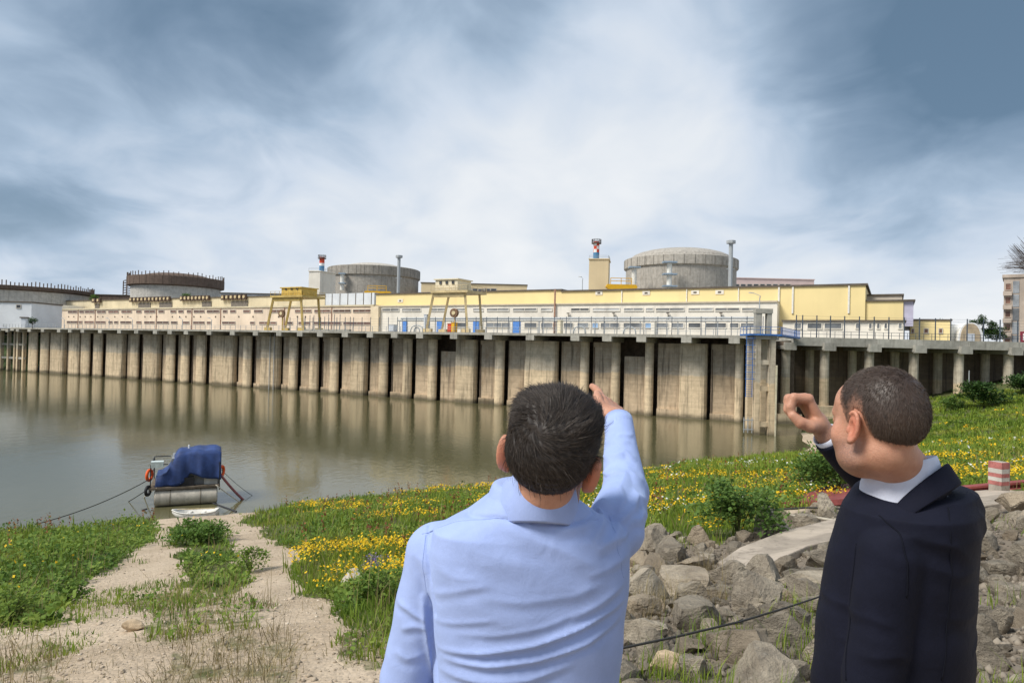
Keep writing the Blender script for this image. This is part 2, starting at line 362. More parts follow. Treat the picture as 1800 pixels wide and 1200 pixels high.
# ================================================================== THE QUAY
def concrete(name, base, low, warm=.8, bands=True, streak=.75, dark=1.0):
    m = bpy.data.materials.new(name); m.use_nodes = True; nt = m.node_tree; b = NB(nt); bs = nt.nodes['Principled BSDF']
    tc = b.n('ShaderNodeTexCoord').outputs['Object']; ri = b.n('ShaderNodeObjectInfo').outputs['Random']
    z = b.n('ShaderNodeSeparateXYZ', i={0: tc}).outputs[2]
    nz = b.noise(tc, .5, 5, .6); f = b.mapr(b.noise(tc, .9, 6, .65, .4), .3, .7)
    zt = b.m('ADD', z, b.m('MULTIPLY', b.m('SUBTRACT', nz, .5), 1.2)); zt = b.m('ADD', zt, b.m('MULTIPLY', ri, .5))
    c = b.mix(f, tuple(x*.82 for x in base), tuple(x*1.15 for x in base))
    if bands:
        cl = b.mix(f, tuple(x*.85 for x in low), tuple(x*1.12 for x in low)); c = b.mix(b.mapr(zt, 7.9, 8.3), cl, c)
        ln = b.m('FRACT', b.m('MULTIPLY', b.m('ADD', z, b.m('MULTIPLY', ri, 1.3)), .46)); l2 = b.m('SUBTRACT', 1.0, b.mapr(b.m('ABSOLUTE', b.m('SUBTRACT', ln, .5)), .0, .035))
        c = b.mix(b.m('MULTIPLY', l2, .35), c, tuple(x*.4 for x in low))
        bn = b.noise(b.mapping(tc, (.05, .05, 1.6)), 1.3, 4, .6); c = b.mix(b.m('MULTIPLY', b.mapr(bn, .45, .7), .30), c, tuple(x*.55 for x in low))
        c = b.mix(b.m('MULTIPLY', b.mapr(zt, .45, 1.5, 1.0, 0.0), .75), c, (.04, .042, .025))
    st = b.mapr(b.noise(b.mapping(tc, (1.6, 1.6, .10), (0, 0, .4)), 1.0, 6, .65), .48, .74)
    c = b.mix(b.m('MULTIPLY', st, streak), c, (.05, .042, .032))
    ru = b.mapr(b.noise(b.mapping(tc, (.7, .7, .16), (0, 0, .1), (3, 1, 5)), 1.0, 4, .6), .56, .76); c = b.mix(b.m('MULTIPLY', ru, .35*warm), c, (.22, .115, .05))
    k = b.m('ADD', b.m('MULTIPLY', ri, .28), .86*dark); c = b.mix(1.0, c, b.n('ShaderNodeCombineColor', i={0: k, 1: k, 2: k}).outputs[0], 'MULTIPLY')
    nt.links.new(c, bs.inputs['Base Color']); bs.inputs['Roughness'].default_value = .9; bs.inputs['Specular IOR Level'].default_value = .2
    nt.links.new(b.n('ShaderNodeBump', i={'Strength': .5, 'Distance': .06, 'Height': b.noise(tc, 4, 6, .65)}).outputs[0], bs.inputs['Normal'])
    return m
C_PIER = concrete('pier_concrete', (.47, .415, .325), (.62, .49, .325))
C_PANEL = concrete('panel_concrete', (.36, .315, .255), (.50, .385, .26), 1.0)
C_DECK = concrete('deck_concrete', (.36, .345, .30), (.3, .3, .3), .3, False, .35)
C_DARK = M('recess_shade_concrete', (.13, .10, .075), .95, .3, 1)  # shade of the deep slots put into the colour, far below the pier concrete
C_BACKW = concrete('shaded_stained_concrete', (.20, .155, .115), (.26, .195, .13), 1.0, True, .8)  # brown stain plus under-deck shade, both painted into this darker base
quay = thing('quay_wall', Q(-100, 0, 0), 'long concrete quay wall of tall piers rising from the water under the plant', 'quay wall')
# (left px, right px, wide?) of every pier, read at its waterline
PIERS = [(46, 61, 0), (67, 81, 0), (86, 109, 1), (117, 135, 0), (138, 153, 0), (160, 175, 0), (184, 213, 1), (225, 239, 0), (249, 275, 1), (288, 302, 0), (314, 327, 0), (341, 357, 0),
         (371, 408, 1), (423, 437, 0), (455, 486, 1), (504, 518, 0), (540, 555, 0), (575, 590, 0), (613, 639, 1), (662, 677, 0), (704, 719, 0), (748, 763, 0), (797, 832, 1), (866, 882, 0),
         (918, 975, 1), (1016, 1031, 0), (1071, 1086, 0), (1130, 1145, 0), (1191, 1239, 1), (1289, 1304, 0), (1336, 1352, 0)]
def u_of(px, v=0.0):
    py = 650+.0765*px if px < 1400 else 746
    return qp(px, py-25, v)[0]
PU = [(u_of(a), u_of(b), w_) for a, b, w_ in PIERS]
PTOP = 13.6
for k, (a, b_, wd) in enumerate(PU):
    mb = MB(); n = 10; w2 = (b_-a)/2; c = (a+b_)/2; vb = 1.5
    if wd:      # wide pier: chamfered corners
        pr = [(a, vb), (a, .7), (a+.25, .2), (a+.7, 0), (b_-.7, 0), (b_-.25, .2), (b_, .7), (b_, vb)]
    else:
        pr = [(c-w2*math.cos(math.pi*t/n), .8-.8*math.sin(math.pi*t/n)) for t in range(2*n)]
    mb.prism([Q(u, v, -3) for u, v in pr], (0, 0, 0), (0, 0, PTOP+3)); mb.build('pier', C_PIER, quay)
    # head beam that carries the deck
    MB().qbox(c-.75, c+.75, -3.6, 3, PTOP, DECK-.55).build('head_beam', C_DECK, quay)
    MB().qbox(c-.9, c+.9, -4.25, -3.6, PTOP+.1, DECK-.40).build('beam_end', C_DECK, quay)
# panels between the piers, with a dark gate slot beside each pier
for k in range(len(PU)-1):
    a = PU[k][1]; b_ = PU[k+1][0]; slot = min(.6, (b_-a)*.17); top = PTOP
    opening = k in (21, 26)
    if opening: top = PTOP-2.6
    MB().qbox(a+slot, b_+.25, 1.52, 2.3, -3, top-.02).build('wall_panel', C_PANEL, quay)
    if k % 3 == 1:
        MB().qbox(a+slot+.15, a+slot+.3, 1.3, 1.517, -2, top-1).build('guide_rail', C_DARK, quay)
    if not opening and k > 11: MB().qbox(a+slot+.02, b_-.04, 1.1, 1.517, -2, 1.1+.4*random.random()).build('sill_ledge', C_PANEL, quay)
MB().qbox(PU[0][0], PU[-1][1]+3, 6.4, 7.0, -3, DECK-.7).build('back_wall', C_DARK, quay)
ua, ub = PU[0][0]-2, PU[-1][1]+.4
n = 14
for k in range(n):
    u0 = ua+(ub-ua)*k/n; u1 = ua+(ub-ua)*(k+1)/n-.03
    MB().qbox(u0, u1, -4.2, 7.2, DECK-.5, DECK-.08*(k % 2)*.4).build('deck_slab', C_DECK, quay)
# left end: open trestle of thin columns in front of a weedy slope
tr = thing('trestle', Q(PU[0][0]-14, 0, 0), 'open concrete trestle of thin columns at the left end of the quay', 'trestle')
u0 = PU[0][0]
for du in (-.9, -4.6, -6.6, -11, -16, -22, -29):
    MB().qbox(u0+du-.45, u0+du+.45, -.8, .2, -3, DECK-1.2).build('column', C_PIER, tr)
for zz_ in (4.6, 9.3): MB().qbox(u0-32, u0-.1, -.55, -.05, zz_-.35, zz_+.35).build('cross_beam', C_DECK, tr)
MB().qbox(u0-32, u0+.4, -4.2, 6, DECK-1.1, DECK-.55).build('deck_slab', C_DECK, tr)
for du in (-3, -9, -15, -21): MB().qbox(u0+du-.8, u0+du+.8, -4.8, -4.2, DECK-1.6, DECK-.45).build('beam_end', C_DECK, tr)
MB().add([Q(u0-60, 1, 0), Q(u0+1, 1, 0), Q(u0+1, 9, 13), Q(u0-60, 9, 13)], [(0, 1, 2, 3)]) if False else None
mb = MB(); mb.grid([[Q(u0-60+60.5*i/20, 2+10*j/8+.6*math.sin(i*1.7+j), -1+13.5*j/8) for i in range(21)] for j in range(9)])
tag(mb.build('weedy_slope', M('weedy_slope', (.05, .075, .025), .95, .6, .8, .6, 3), smooth=True), 'dark weedy slope under the trestle at the left edge', 'slope', kind='structure')
# pale pipes on a pier and the cable conduits
mb = MB()
for px in (471.5, 479):
    u = u_of(px+3); mb.tube([Q(u, -.25, -1), Q(u, -.25, DECK-.3)], .11, 8)
tag(mb.build('gauge_pipe', M('galvanised', (.36, .38, .39), .55, .1, 3), quay))

# --------------------------------------------------------------- right-hand jetty bridge
YB = 119.6
jet = thing('jetty_bridge', (70, YB, 0), 'concrete jetty bridge on slim columns above the grassy bank at right', 'bridge')
xb = lambda px, Y=YB: (px-900)/FPX*Y
X0, X1 = xb(1393), 150
seg = [1393, 1460, 1540, 1620, 1700, 1790, 1890, 2000, 2120, 2300]
for a, b_ in zip(seg[:-1], seg[1:]):
    MB().box(xb(a)+.02, xb(b_)-.02, YB-.4, YB+.5, DECK-1.45, DECK+.05).build('edge_girder', C_DECK, jet)
MB().box(X0, X1, YB+.5, 129.2, DECK-.6, DECK-.03).build('deck_slab', C_DECK, jet)
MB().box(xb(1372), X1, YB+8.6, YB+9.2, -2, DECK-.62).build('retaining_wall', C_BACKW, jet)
for px in (1386, 1455, 1534, 1613, 1693, 1781, 1880, 1990):
    x = xb(px); zb = float(terr(x, YB+1)); mb = MB()
    mb.cyl((x, YB+1.1), .78, zb-1, DECK-2.1, 14); o = mb.build('column', C_PIER, jet, smooth=False)
    MB().box(x-1.05, x+1.05, YB-.9, YB+8.5, DECK-2.1, DECK-1.47).build('cap_beam', C_DECK, jet)
    MB().box(x-1.0, x+1.0, YB-1.1, YB-.42, DECK-2.25, DECK-.9).build('beam_end', C_DECK, jet)
    mb = MB(); mb.cyl((x-.1, YB+6.9), .75, zb-1, DECK-2.1, 12); mb.build('rear_column', C_PIER, jet)
for px, zt in ((1386, 3.4), (1455, 3.2)):
    x = xb(px); mb = MB(); mb.box(x-1.4, x+1.4, YB-.6, YB+2.6, -2, zt); mb.box(x-2.1, x+2.1, YB-1.2, YB+3.2, -2, zt-1.7); mb.build('pedestal', C_PIER, jet)
mb = MB(); x = xb(1703); mb.bar((x, YB-.2, terr(x, YB)-.3), (x, YB-.2, 10), .12); mb.build('drain_pipe', M('galvanised', (.5, .52, .53)), jet)
# --------------------------------------------------------------- access tower in the water with its blue gangway
BLUE = M('blue_paint', (.045, .15, .42), .5, .2, 2, grime=.4)
tw = thing('access_tower', at_z(1343, 765, 0), 'slender concrete frame tower standing in the water beside the quay corner', 'tower')
YT = 101.2
L0, L1, R0, R1 = [xb(p, YT) for p in (1329, 1338, 1353, 1364)]
TZ = 12+ (622-541)/FPX*YT
for a, b_ in ((L0, L1), (R0, R1)):
    MB().box(a, b_, YT, YT+1.1, -3, 14.2).build('post', C_PIER, tw); MB().box(a, b_, YT+3.2, YT+4.2, -3, 14.2).build('post', C_PIER, tw)
for z in (1.6, 6.9, 10.8):
    MB().box(L1+.005, R0-.005, YT+.1, YT+.9, z-.35, z+.35).build('cross_beam', C_PIER, tw); MB().box(L1+.005, R0-.005, YT+3.3, YT+4.1, z-.35, z+.35).build('cross_beam', C_PIER, tw)
MB().box(L0-.1, R1+.1, YT-.1, YT+4.3, 14.2, 14.8).build('cap', C_DECK, tw)
mb = MB(); Pz = 15.05
for a, b_ in ((L0+.35, L1+.5), (R0+.05, R1-.2)): mb.box(a, b_, YT+1.2, YT+2.2, 14.8, TZ-.7)
mb.box(L0+.3, R1-.1, YT+1.1, YT+2.3, TZ-.7, TZ); mb.build('portal_frame', C_DECK, tw)
gw = thing('gangway', (L0, YT, 15), 'blue steel gangway with railings joining the tower to the jetty', 'gangway')
def railing(mb, pts, h=1.05, step=1.2, w=.06):
    for a, b_ in zip(pts[:-1], pts[1:]):
        a = np.array(a, float); b_ = np.array(b_, float); L = np.linalg.norm(b_-a); m = max(1, int(L/step))
        for k in range(m+1): mb.bar(a+(b_-a)*k/m, a+(b_-a)*k/m+np.array((0, 0, h)), w)
        for hh in (h, h*.55): mb.bar(a+np.array((0, 0, hh)), b_+np.array((0, 0, hh)), w)
mb = MB(); mb.box(L0-1.1, R1+.6, YT-.6, YT-.1, 14.75, 15.0); mb.box(L0-1.1, L0-.1, YT-.1, YT+4, 14.75, 15.0); mb.build('platform', BLUE, gw)
mb = MB(); g0 = np.array((R1+.3, YT+.2, 15.0)); g1 = np.array((xb(1397), YB-.6, DECK)); mb.bar(g0-np.array((0, 0, .15)), g1-np.array((0, 0, .15)), 1.3, .3); mb.build('walkway', BLUE, gw)
mb = MB(); railing(mb, [(L0-1.1, YT-.55, 15), (R1+.5, YT-.55, 15), ]); mb.build('railing', BLUE, gw)
mb = MB(); railing(mb, [g0+np.array((.5, -.3, 0)), g1+np.array((.5, -.3, 0))], step=1.0); mb.build('railing', BLUE, gw)
mb = MB(); railing(mb, [(L0-1.1, YT-.55, 15), (L0-1.1, YT+3.8, 15)]); mb.build('railing', BLUE, gw)
ld = thing('caged_ladder', (L0-.7, YT, 5), 'blue caged ladder running down the left post of the tower', 'ladder')
mb = MB()
for x in (L0-1.3, L0-.35): mb.bar((x, YT+.3, 5.6), (x, YT+.3, 15), .08)
mb.build('stile', BLUE, ld)
for k in range(26):
    z = 5.7+.36*k; MB().bar((L0-1.3, YT+.3, z), (L0-.35, YT+.3, z), .05).build('rung', BLUE, ld)
mb = MB()
for k in range(7):
    z = 8.3+k*1.0; mb.tube([(L0-1.45, YT+.3, z), (L0-1.5, YT-.4, z), (L0-.83, YT-.75, z), (L0-.2, YT-.4, z), (L0-.3, YT+.3, z)], .035, 5)
mb.build('cage', BLUE, ld)
GAL = M('galvanised', (.5, .52, .53))
tag(MB().bar((xb(1365.5, YT-.5), YT-.5, -1.5), (xb(1366, YT-.5), YT-.5, 10.4), .2).build('mooring_pole', M('cream_paint', (.55, .5, .36), .6, .2, 2)), 'thin cream pole standing in the water against the tower', 'pole')
mb = MB()
for z in (.8, 2.2): mb.bar((L0-1.6, YT+.2, z), (L0-.1, YT+.2, z), .12)
for x in (L0-1.5, L0-.9, L0-.3): mb.bar((x, YT+.2, .3), (x, YT+.2, 2.6), .1)
tag(mb.build('landing_stage', GAL), 'small pale steel landing frame at the foot of the tower', 'frame')

# --------------------------------------------------------------- fences along the deck
FENCE = M('fence_steel', (.09, .11, .14), .6, .3, 2, metal=.3)
PALE = M('pale_rail', (.42, .42, .40), .6, .2, 2)
rail = thing('deck_railing', Q(-80, -4, DECK), 'low metal railing along the front edge of the quay deck', 'railing')
ua2, ub2 = ua-25, ub
posts = np.arange(ua2, ub2, 2.0)
pm = MB().qbox(-.04, .04, -.04, .04, 0, 1.15).mesh('post'); pm.transform(Matrix.Translation(tuple(-QO)))
def repeat(me, name, mat, parent, locs):
    out = []
    for p in locs:
        o = put(name, me, mat, parent); o.matrix_parent_inverse = Matrix.Translation(-Vector(world_m(parent).translation)); o.location = tuple(p); out.append(o)
    return out
repeat(pm, 'post', GAL, rail, [Q(u, -4.0, DECK-.02) for u in posts])
for h in (1.12, .62): MB().qbox(ua2, ub2, -4.03, -3.97, DECK+h-.03, DECK+h+.03).build('rail', GAL, rail)
fe = thing('security_fence', Q(-60, -2.6, DECK), 'tall dark wire fence of thin posts along the quay deck', 'fence')
pm2 = MB().qbox(-.05, .05, -.05, .05, 0, 3.3).mesh('post'); pm2.transform(Matrix.Translation(tuple(-QO)))
fu = [u_of(520+0*k)+2.6*k for k in range(60)]; fu = [u for u in fu if u < ub-1]
repeat(pm2, 'post', FENCE, fe, [Q(u, -2.4, DECK-.02) for u in fu])
mb = MB()
for h in (1.7, 2.3, 2.9): mb.qbox(fu[0], fu[-1], -2.412, -2.388, DECK+h-.012, DECK+h+.012)
mb.build('wire', FENCE, fe)
fe2 = thing('security_fence', (80, YB, DECK), 'tall dark wire fence on the jetty bridge in front of the tents', 'fence')
fx = [xb(p) for p in (1400, 1411, 1436, 1460, 1485, 1511, 1537, 1563, 1590, 1617, 1645, 1672, 1701, 1730, 1759, 1790, 1820)]
pm3 = MB().box(-.075, .075, -.06, .06, 0, 3.9).mesh('post'); repeat(pm3, 'post', FENCE, fe2, [(x, YB+.2, DECK+.02) for x in fx])
mb = MB()
for h in (2.3, 2.8, 3.3, 3.75): mb.box(fx[0], 130, YB+.19, YB+.21, DECK+h-.014, DECK+h+.014)
mb.build('wire', FENCE, fe2)
mb = MB(); railing(mb, [(X0+.3, YB-.1, DECK+.05), (130, YB-.1, DECK+.05)], 1.1, 1.4, .06); tag(mb.build('bridge_railing', FENCE), 'low grey railing on the edge of the jetty bridge', 'railing')
# ================================================================== THE POWER STATION BEHIND THE QUAY
PINK = M('pink_render', (.74, .60, .455), .85, .10, .15, streak=.25, sscale=.5)
CREAMR = M('cream_render', (.60, .52, .36), .85, .12, .12, streak=.3, sscale=.4)
WHITE = M('white_render', (.74, .69, .60), .85, .08, .2, streak=.22, sscale=.5)
YELLOW = M('yellow_cladding', (.80, .645, .32), .65, .05, .08, streak=.12, sscale=.3)
TAN = M('tan_render', (.66, .53, .33), .85, .06, .1, streak=.1)
GREYP = M('grey_cladding', (.55, .58, .62), .6, .08, .3, streak=.15)
TRIM = M('dark_trim', (.11, .09, .07), .7, .2, 1)
WINM = M('window_glass', (.06, .065, .075), .15, .3, 2, spec=.6, rnd=.4)
WINB = M('brown_glass', (.16, .085, .06), .35, .3, 1, spec=.4, rnd=.4)
FRAMEM = M('window_frame', (.50, .46, .40), .7, .1, 2)
DOORB = M('blue_door', (.10, .25, .62), .5, .15, 2)
def win(parent, u0, u1, z0, z1, v, gm=WINM, fm=FRAMEM, fr=.14, name='window'):
    mb = MB(); d = .16
    mb.qbox(u0-fr, u1+fr, v-d, v-.003, z1, z1+fr); mb.qbox(u0-fr, u1+fr, v-d-.04, v-.003, z0-fr, z0); mb.qbox(u0-fr, u0, v-d, v-.003, z0, z1); mb.qbox(u1, u1+fr, v-d, v-.003, z0, z1)
    k = int((u1-u0)/2.2)
    for i in range(1, k): uu = u0+(u1-u0)*i/k; mb.qbox(uu-.05, uu+.05, v-d+.03, v-.003, z0, z1)
    o = mb.build(name, fm, parent); MB().qbox(u0, u1, v-.06, v-.004, z0, z1).build('pane', gm, o); return o
def winpx(parent, spans, y0, y1, v, gm=WINM, ypx=None, **k):
    zt = None
    for a, b in spans:
        u0, z1 = qp(a, y0(a) if callable(y0) else y0, v); u1, z0 = qp(b, y1(b) if callable(y1) else y1, v)
        c = (a+b)/2; z1 = qp(c, y0(c) if callable(y0) else y0, v)[1]; z0 = qp(c, y1(c) if callable(y1) else y1, v)[1]
        win(parent, u0+.1, u1-.1, z0, z1, v, gm, **k)
G0 = DECK-.3
V1 = 26.0
# ---- pale pink hall on the left
ph = thing('generator_hall', Q(qp(300, 560, V1)[0], V1, DECK), 'long low pale pink hall with two rows of strip windows', 'hall')
uL, uR = qp(99, 560, V1)[0], qp(657, 560, V1)[0]
zt = qp(380, 541.5, V1)[1]
MB().qbox(uL, uR, V1, V1+12, G0, zt).build('wall', PINK, ph)
MB().qbox(uL-5, uL-.01, V1+1, V1+11, G0, zt+2.2).build('end_wall', WHITE, ph)
MB().qbox(uL-.2, uR, V1-.35, V1+12.2, zt+.003, zt+.45).build('roof_edge', CREAMR, ph)
vU = V1+12.3; uA = qp(117, 530, vU)[0]; uB = qp(571, 530, vU)[0]; zu = qp(400, 523, vU)[1]
MB().qbox(uA, uB, vU, vU+16, G0, zu).build('upper_wall', CREAMR, ph)
MB().qbox(uA-.2, uB, vU-.3, vU+16, zu+.003, zu+.35).build('upper_roof', TRIM, ph)
uC = qp(657, 530, vU)[0]
MB().qbox(uB+.02, uC, vU+.2, vU+16, G0, zu+.5).build('grey_wall', GREYP, ph)
for px in np.linspace(583, 652, 6):
    u = qp(px, 530, vU)[0]; MB().qbox(u-.1, u+.1, vU+.1, vU+.197, zt+.5, zu+.5).build('wall_joint', TRIM, ph)
ups = [(106, 109), (120, 136), (140, 148), (150, 166), (171, 186), (191, 209), (214, 232), (240, 249), (254, 273), (279, 289), (300, 310), (314, 323), (329, 337), (341, 360), (364, 386), (392, 400), (405, 415), (428, 440), (447, 462), (474, 500), (519, 548), (553, 581), (586, 617), (621, 653)]
winpx(ph, ups, lambda p: 546.5-(p-100)*.004, lambda p: 549.8-(p-100)*.003, V1, WINB)
lows = [(104, 108), (118, 137), (139, 145), (149, 165), (169, 186), (191, 198), (201, 208), (212, 231), (240, 249), (254, 272), (276, 297), (301, 312), (321, 333), (340, 360), (364, 371), (391, 414), (440, 448), (456, 486), (505, 515), (525, 545), (552, 600), (604, 652)]
winpx(ph, lows, lambda p: 564.3+(p-100)*.004, lambda p: 567.3+(p-100)*.005, V1, WINB)
for px in (121, 130, 141, 150, 160, 172, 181, 202, 215, 225, 255, 265, 276, 303, 316, 327, 341, 353, 379, 394, 420, 445, 490, 523, 537):
    u, z = qp(px, 556.5, V1); mb = MB(); mb.tube([Q(u, V1-.12, z), Q(u, V1-.003, z)], .28, 10); mb.build('round_vent', TRIM, ph)
for px in (137.5, 167.5, 275, 337.5, 388, 500, 583):
    u = qp(px, 560, V1)[0]; MB().qbox(u-.1, u+.1, V1-.2, V1-.003, G0, zt).build('downpipe', M('rust_pipe', (.34, .19, .13), .7, .3, 2), ph)
# rows of cut-open roof vents on the upper storey
for a, b in ((100, 117), (165, 181), (231, 303), (320, 372), (392, 437)):
    n = max(2, int((b-a)/6.5))
    for k in range(n):
        u0, z0 = qp(a+(b-a)*k/n, 532, vU); u1, _ = qp(a+(b-a)*(k+.78)/n, 532, vU)
        z0 = zu-.9
        mb = MB(); mb.qbox(u0, u1, vU-1.0, vU-.31, z0, zu+.9); o = mb.build('roof_vent', M('rust_dark', (.09, .06, .045), .8, .4, 2), ph)
        c = (u0+u1)/2; mb = MB(); mb.tube([Q(c, vU-1.18, zu+.1), Q(c, vU-1.003, zu+.1)], min(.55, (u1-u0)*.36), 10); mb.build('vent_ring', M('vent_ring', (.5, .40, .24), .7, .3, 2), o)
for a, b in ((100, 116), (168, 175), (244, 265), (281, 303), (356, 372), (407, 436)):
    u0, _ = qp(a, 537, vU); u1, _ = qp(b, 537, vU); MB().qbox(u0, u1, vU-.25, vU-.003, zu-3.4, zu-1.3).build('louvre', M('louvre', (.16, .14, .12), .7, .3, 3), ph)

# ---- yellow turbine hall
yh = thing('turbine_hall', Q(qp(1100, 560, V1)[0], V1, DECK), 'long yellow turbine hall with a white lower storey and window strips', 'hall')
ua_, ub_, uc_, ud_ = [qp(p, 560, V1)[0] for p in (661, 988, 1366, 1400)]
zw = qp(1000, 535.3, V1)[1]
MB().qbox(ua_, uc_, V1, V1+3, G0, zw).build('lower_wall', WHITE, yh)
MB().qbox(ua_-1.2, ua_+1.6, V1-1, V1-.003, G0, zw+.1).build('stair_bay', M('peach_render', (.72, .60, .42), .85, .1, .3), yh)
vY = V1+3.0
def yu(px): return qp(px, 530, vY)[0]
uE = yu(1521); zA = qp(830, 514, vY)[1]; zB = qp(1260, 507, vY)[1]
MB().qbox(yu(661), yu(988)-.01, vY+.01, vY+30, G0, zA).build('upper_wall', YELLOW, yh)
MB().qbox(yu(988), uE, vY+.01, vY+30, G0, zB).build('upper_wall', YELLOW, yh)
MB().qbox(yu(661)-.3, yu(988)-.02, vY-.3, vY+30, zA+.003, zA+.35).build('roof_edge', TRIM, yh)
MB().qbox(yu(988)-.3, uE+.4, vY-.3, vY+30, zB+.003, zB+.38).build('roof_edge', TRIM, yh)
MB().qbox(ua_-.2, uc_, V1-.3, V1+2.98, zw+.003, zw+.3).build('ledge', M('ledge', (.52, .45, .34), .8, .1, 1), yh)
# stepped right-hand end
vS = vY+.6; uS0, uS1, uS2 = uE+.02, qp(1588, 530, vS)[0], qp(1606, 530, vS)[0]; zS = qp(1560, 529.5, vS)[1]
MB().qbox(uS0, uS1, vS, vS+26, G0, zS).build('end_wall', YELLOW, yh); MB().qbox(uS0, uS2+.3, vS-.3, vS+26, zS+.003, zS+.3).build('roof_edge', TRIM, yh)
MB().qbox(uS1+.01, uS2, vS+.3, vS+26, DECK+3, zS).build('grey_end', M('lilac_panel', (.46, .44, .55), .5, .15, .4), yh)
u0, u1 = qp(1521, 525, vS+8)[0], qp(1586, 525, vS+8)[0]; z1 = qp(1550, 519.5, vS+8)[1]
MB().qbox(u0, u1, vS+8, vS+20, zS, z1).build('roof_house', M('stone_render', (.50, .44, .36), .85, .1, .3), yh); MB().qbox(u0-.3, u1+.3, vS+7.7, vS+20.3, z1+.003, z1+.3).build('roof_edge', TRIM, yh)
for px in (1369, 1393.5, 1492):
    u = yu(px); MB().qbox(u-.16, u+.16, vY-.25, vY-.003, DECK+5.5, zB).build('downpipe', M('white_pipe', (.72, .70, .64), .5, .1, 2), yh)
for px in (1093, 1207, 1298):
    u = yu(px); MB().qbox(u-.1, u+.1, vY-.2, vY-.003, zw+.31, zB).build('downpipe', M('white_pipe', (.72, .70, .64)), yh)
u = yu(988); MB().qbox(u-.45, u-.12, V1-.6, V1-.31, G0, zB+.4).build('service_duct', M('rust_pipe', (.34, .19, .13)), yh)
for px, py in ((1053, 515), (1136, 515), (1222, 514), (1265, 513.5), (704, 528.5), (560, 0)):
    if py:
        u, z = qp(px, py, vY); mb = MB(); mb.qbox(u-.9, u+.9, vY-.12, vY-.003, z-.45, z+.45); o = mb.build('vent_plate', WHITE, yh); MB().qbox(u-.35, u+.35, vY-.16, vY-.123, z-.18, z+.18).build('vent_slot', TRIM, o)
rowy = lambda p: 542.5-.0018*(p-700)
winpx(yh, [(672, 702), (707, 740), (755, 784), (803, 818), (832, 850), (856, 895), (902, 944), (951, 971), (1004, 1036), (1042, 1090), (1097, 1131), (1135, 1149), (1153, 1203), (1210, 1254), (1257, 1300), (1304, 1330)], lambda p: rowy(p), lambda p: rowy(p)+4.2, V1, M('pale_glass', (.30, .30, .29), .25, .3, .3, spec=.6, rnd=.6), fm=WHITE)
rl = lambda p: 567.2+.0015*(p-700)
winpx(yh, [(797, 822), (855, 896), (922, 944), (951, 972), (991, 1008), (1015, 1035), (1056, 1089), (1096, 1129), (1150, 1175), (1181, 1202), (1210, 1232), (1240, 1277), (1283, 1299), (1302, 1330)], lambda p: rl(p), lambda p: rl(p)+7.5, V1, M('grey_glass', (.17, .18, .19), .25, .3, .4, spec=.6, rnd=.5), fm=WHITE)
winpx(yh, [(1041, 1052), (1134, 1145)], lambda p: rl(p), lambda p: rl(p)+8, V1, M('blue_glass', (.28, .42, .62), .3, .1, 1), fm=WHITE)
for a, b in ((707, 716), (768, 777), (832, 843), (902, 915)):
    u0, u1 = qp(a, 570, V1)[0], qp(b, 570, V1)[0]; MB().qbox(u0, u1, V1-.15, V1-.003, DECK-.1, DECK+3.6).build('door', DOORB, yh)
# low annexe under the yellow wall
an = thing('annexe', Q(qp(1480, 575, V1-2)[0], V1-2, DECK), 'low white annexe with small windows below the yellow end wall', 'annexe')
va = V1-2; u0, u1 = qp(1376, 570, va)[0], qp(1590, 570, va)[0]; za = qp(1480, 565.5, va)[1]
MB().qbox(u0, u1, va, va+4.8, G0, za).build('wall', WHITE, an); MB().qbox(u0-.2, u1+.3, va-.4, va+4.9, za+.003, za+.35).build('roof', TRIM, an)
winpx(an, [(1396, 1409), (1419, 1445), (1449, 1480), (1504, 1511), (1527, 1533), (1541, 1547), (1554, 1560), (1579, 1586)], 568.5, 577, va, M('grey_glass', (.17, .18, .19)), fm=WHITE)
lb = thing('low_building', Q(qp(1640, 575, V1+8)[0], V1+8, DECK), 'small yellow outbuilding right of the turbine hall', 'building')
vb_ = V1+8; u0, u1 = qp(1600, 575, vb_)[0], qp(1672, 575, vb_)[0]; z1 = qp(1640, 563.5, vb_)[1]
MB().qbox(u0, u1, vb_, vb_+9, G0, z1).build('wall', YELLOW, lb); MB().qbox(u0-.2, u1+.2, vb_-.2, vb_+9.2, z1+.003, z1+.3).build('roof', TRIM, lb)
winpx(lb, [(1602, 1607), (1624, 1632), (1650, 1657)], 578, 585, vb_, WINB)

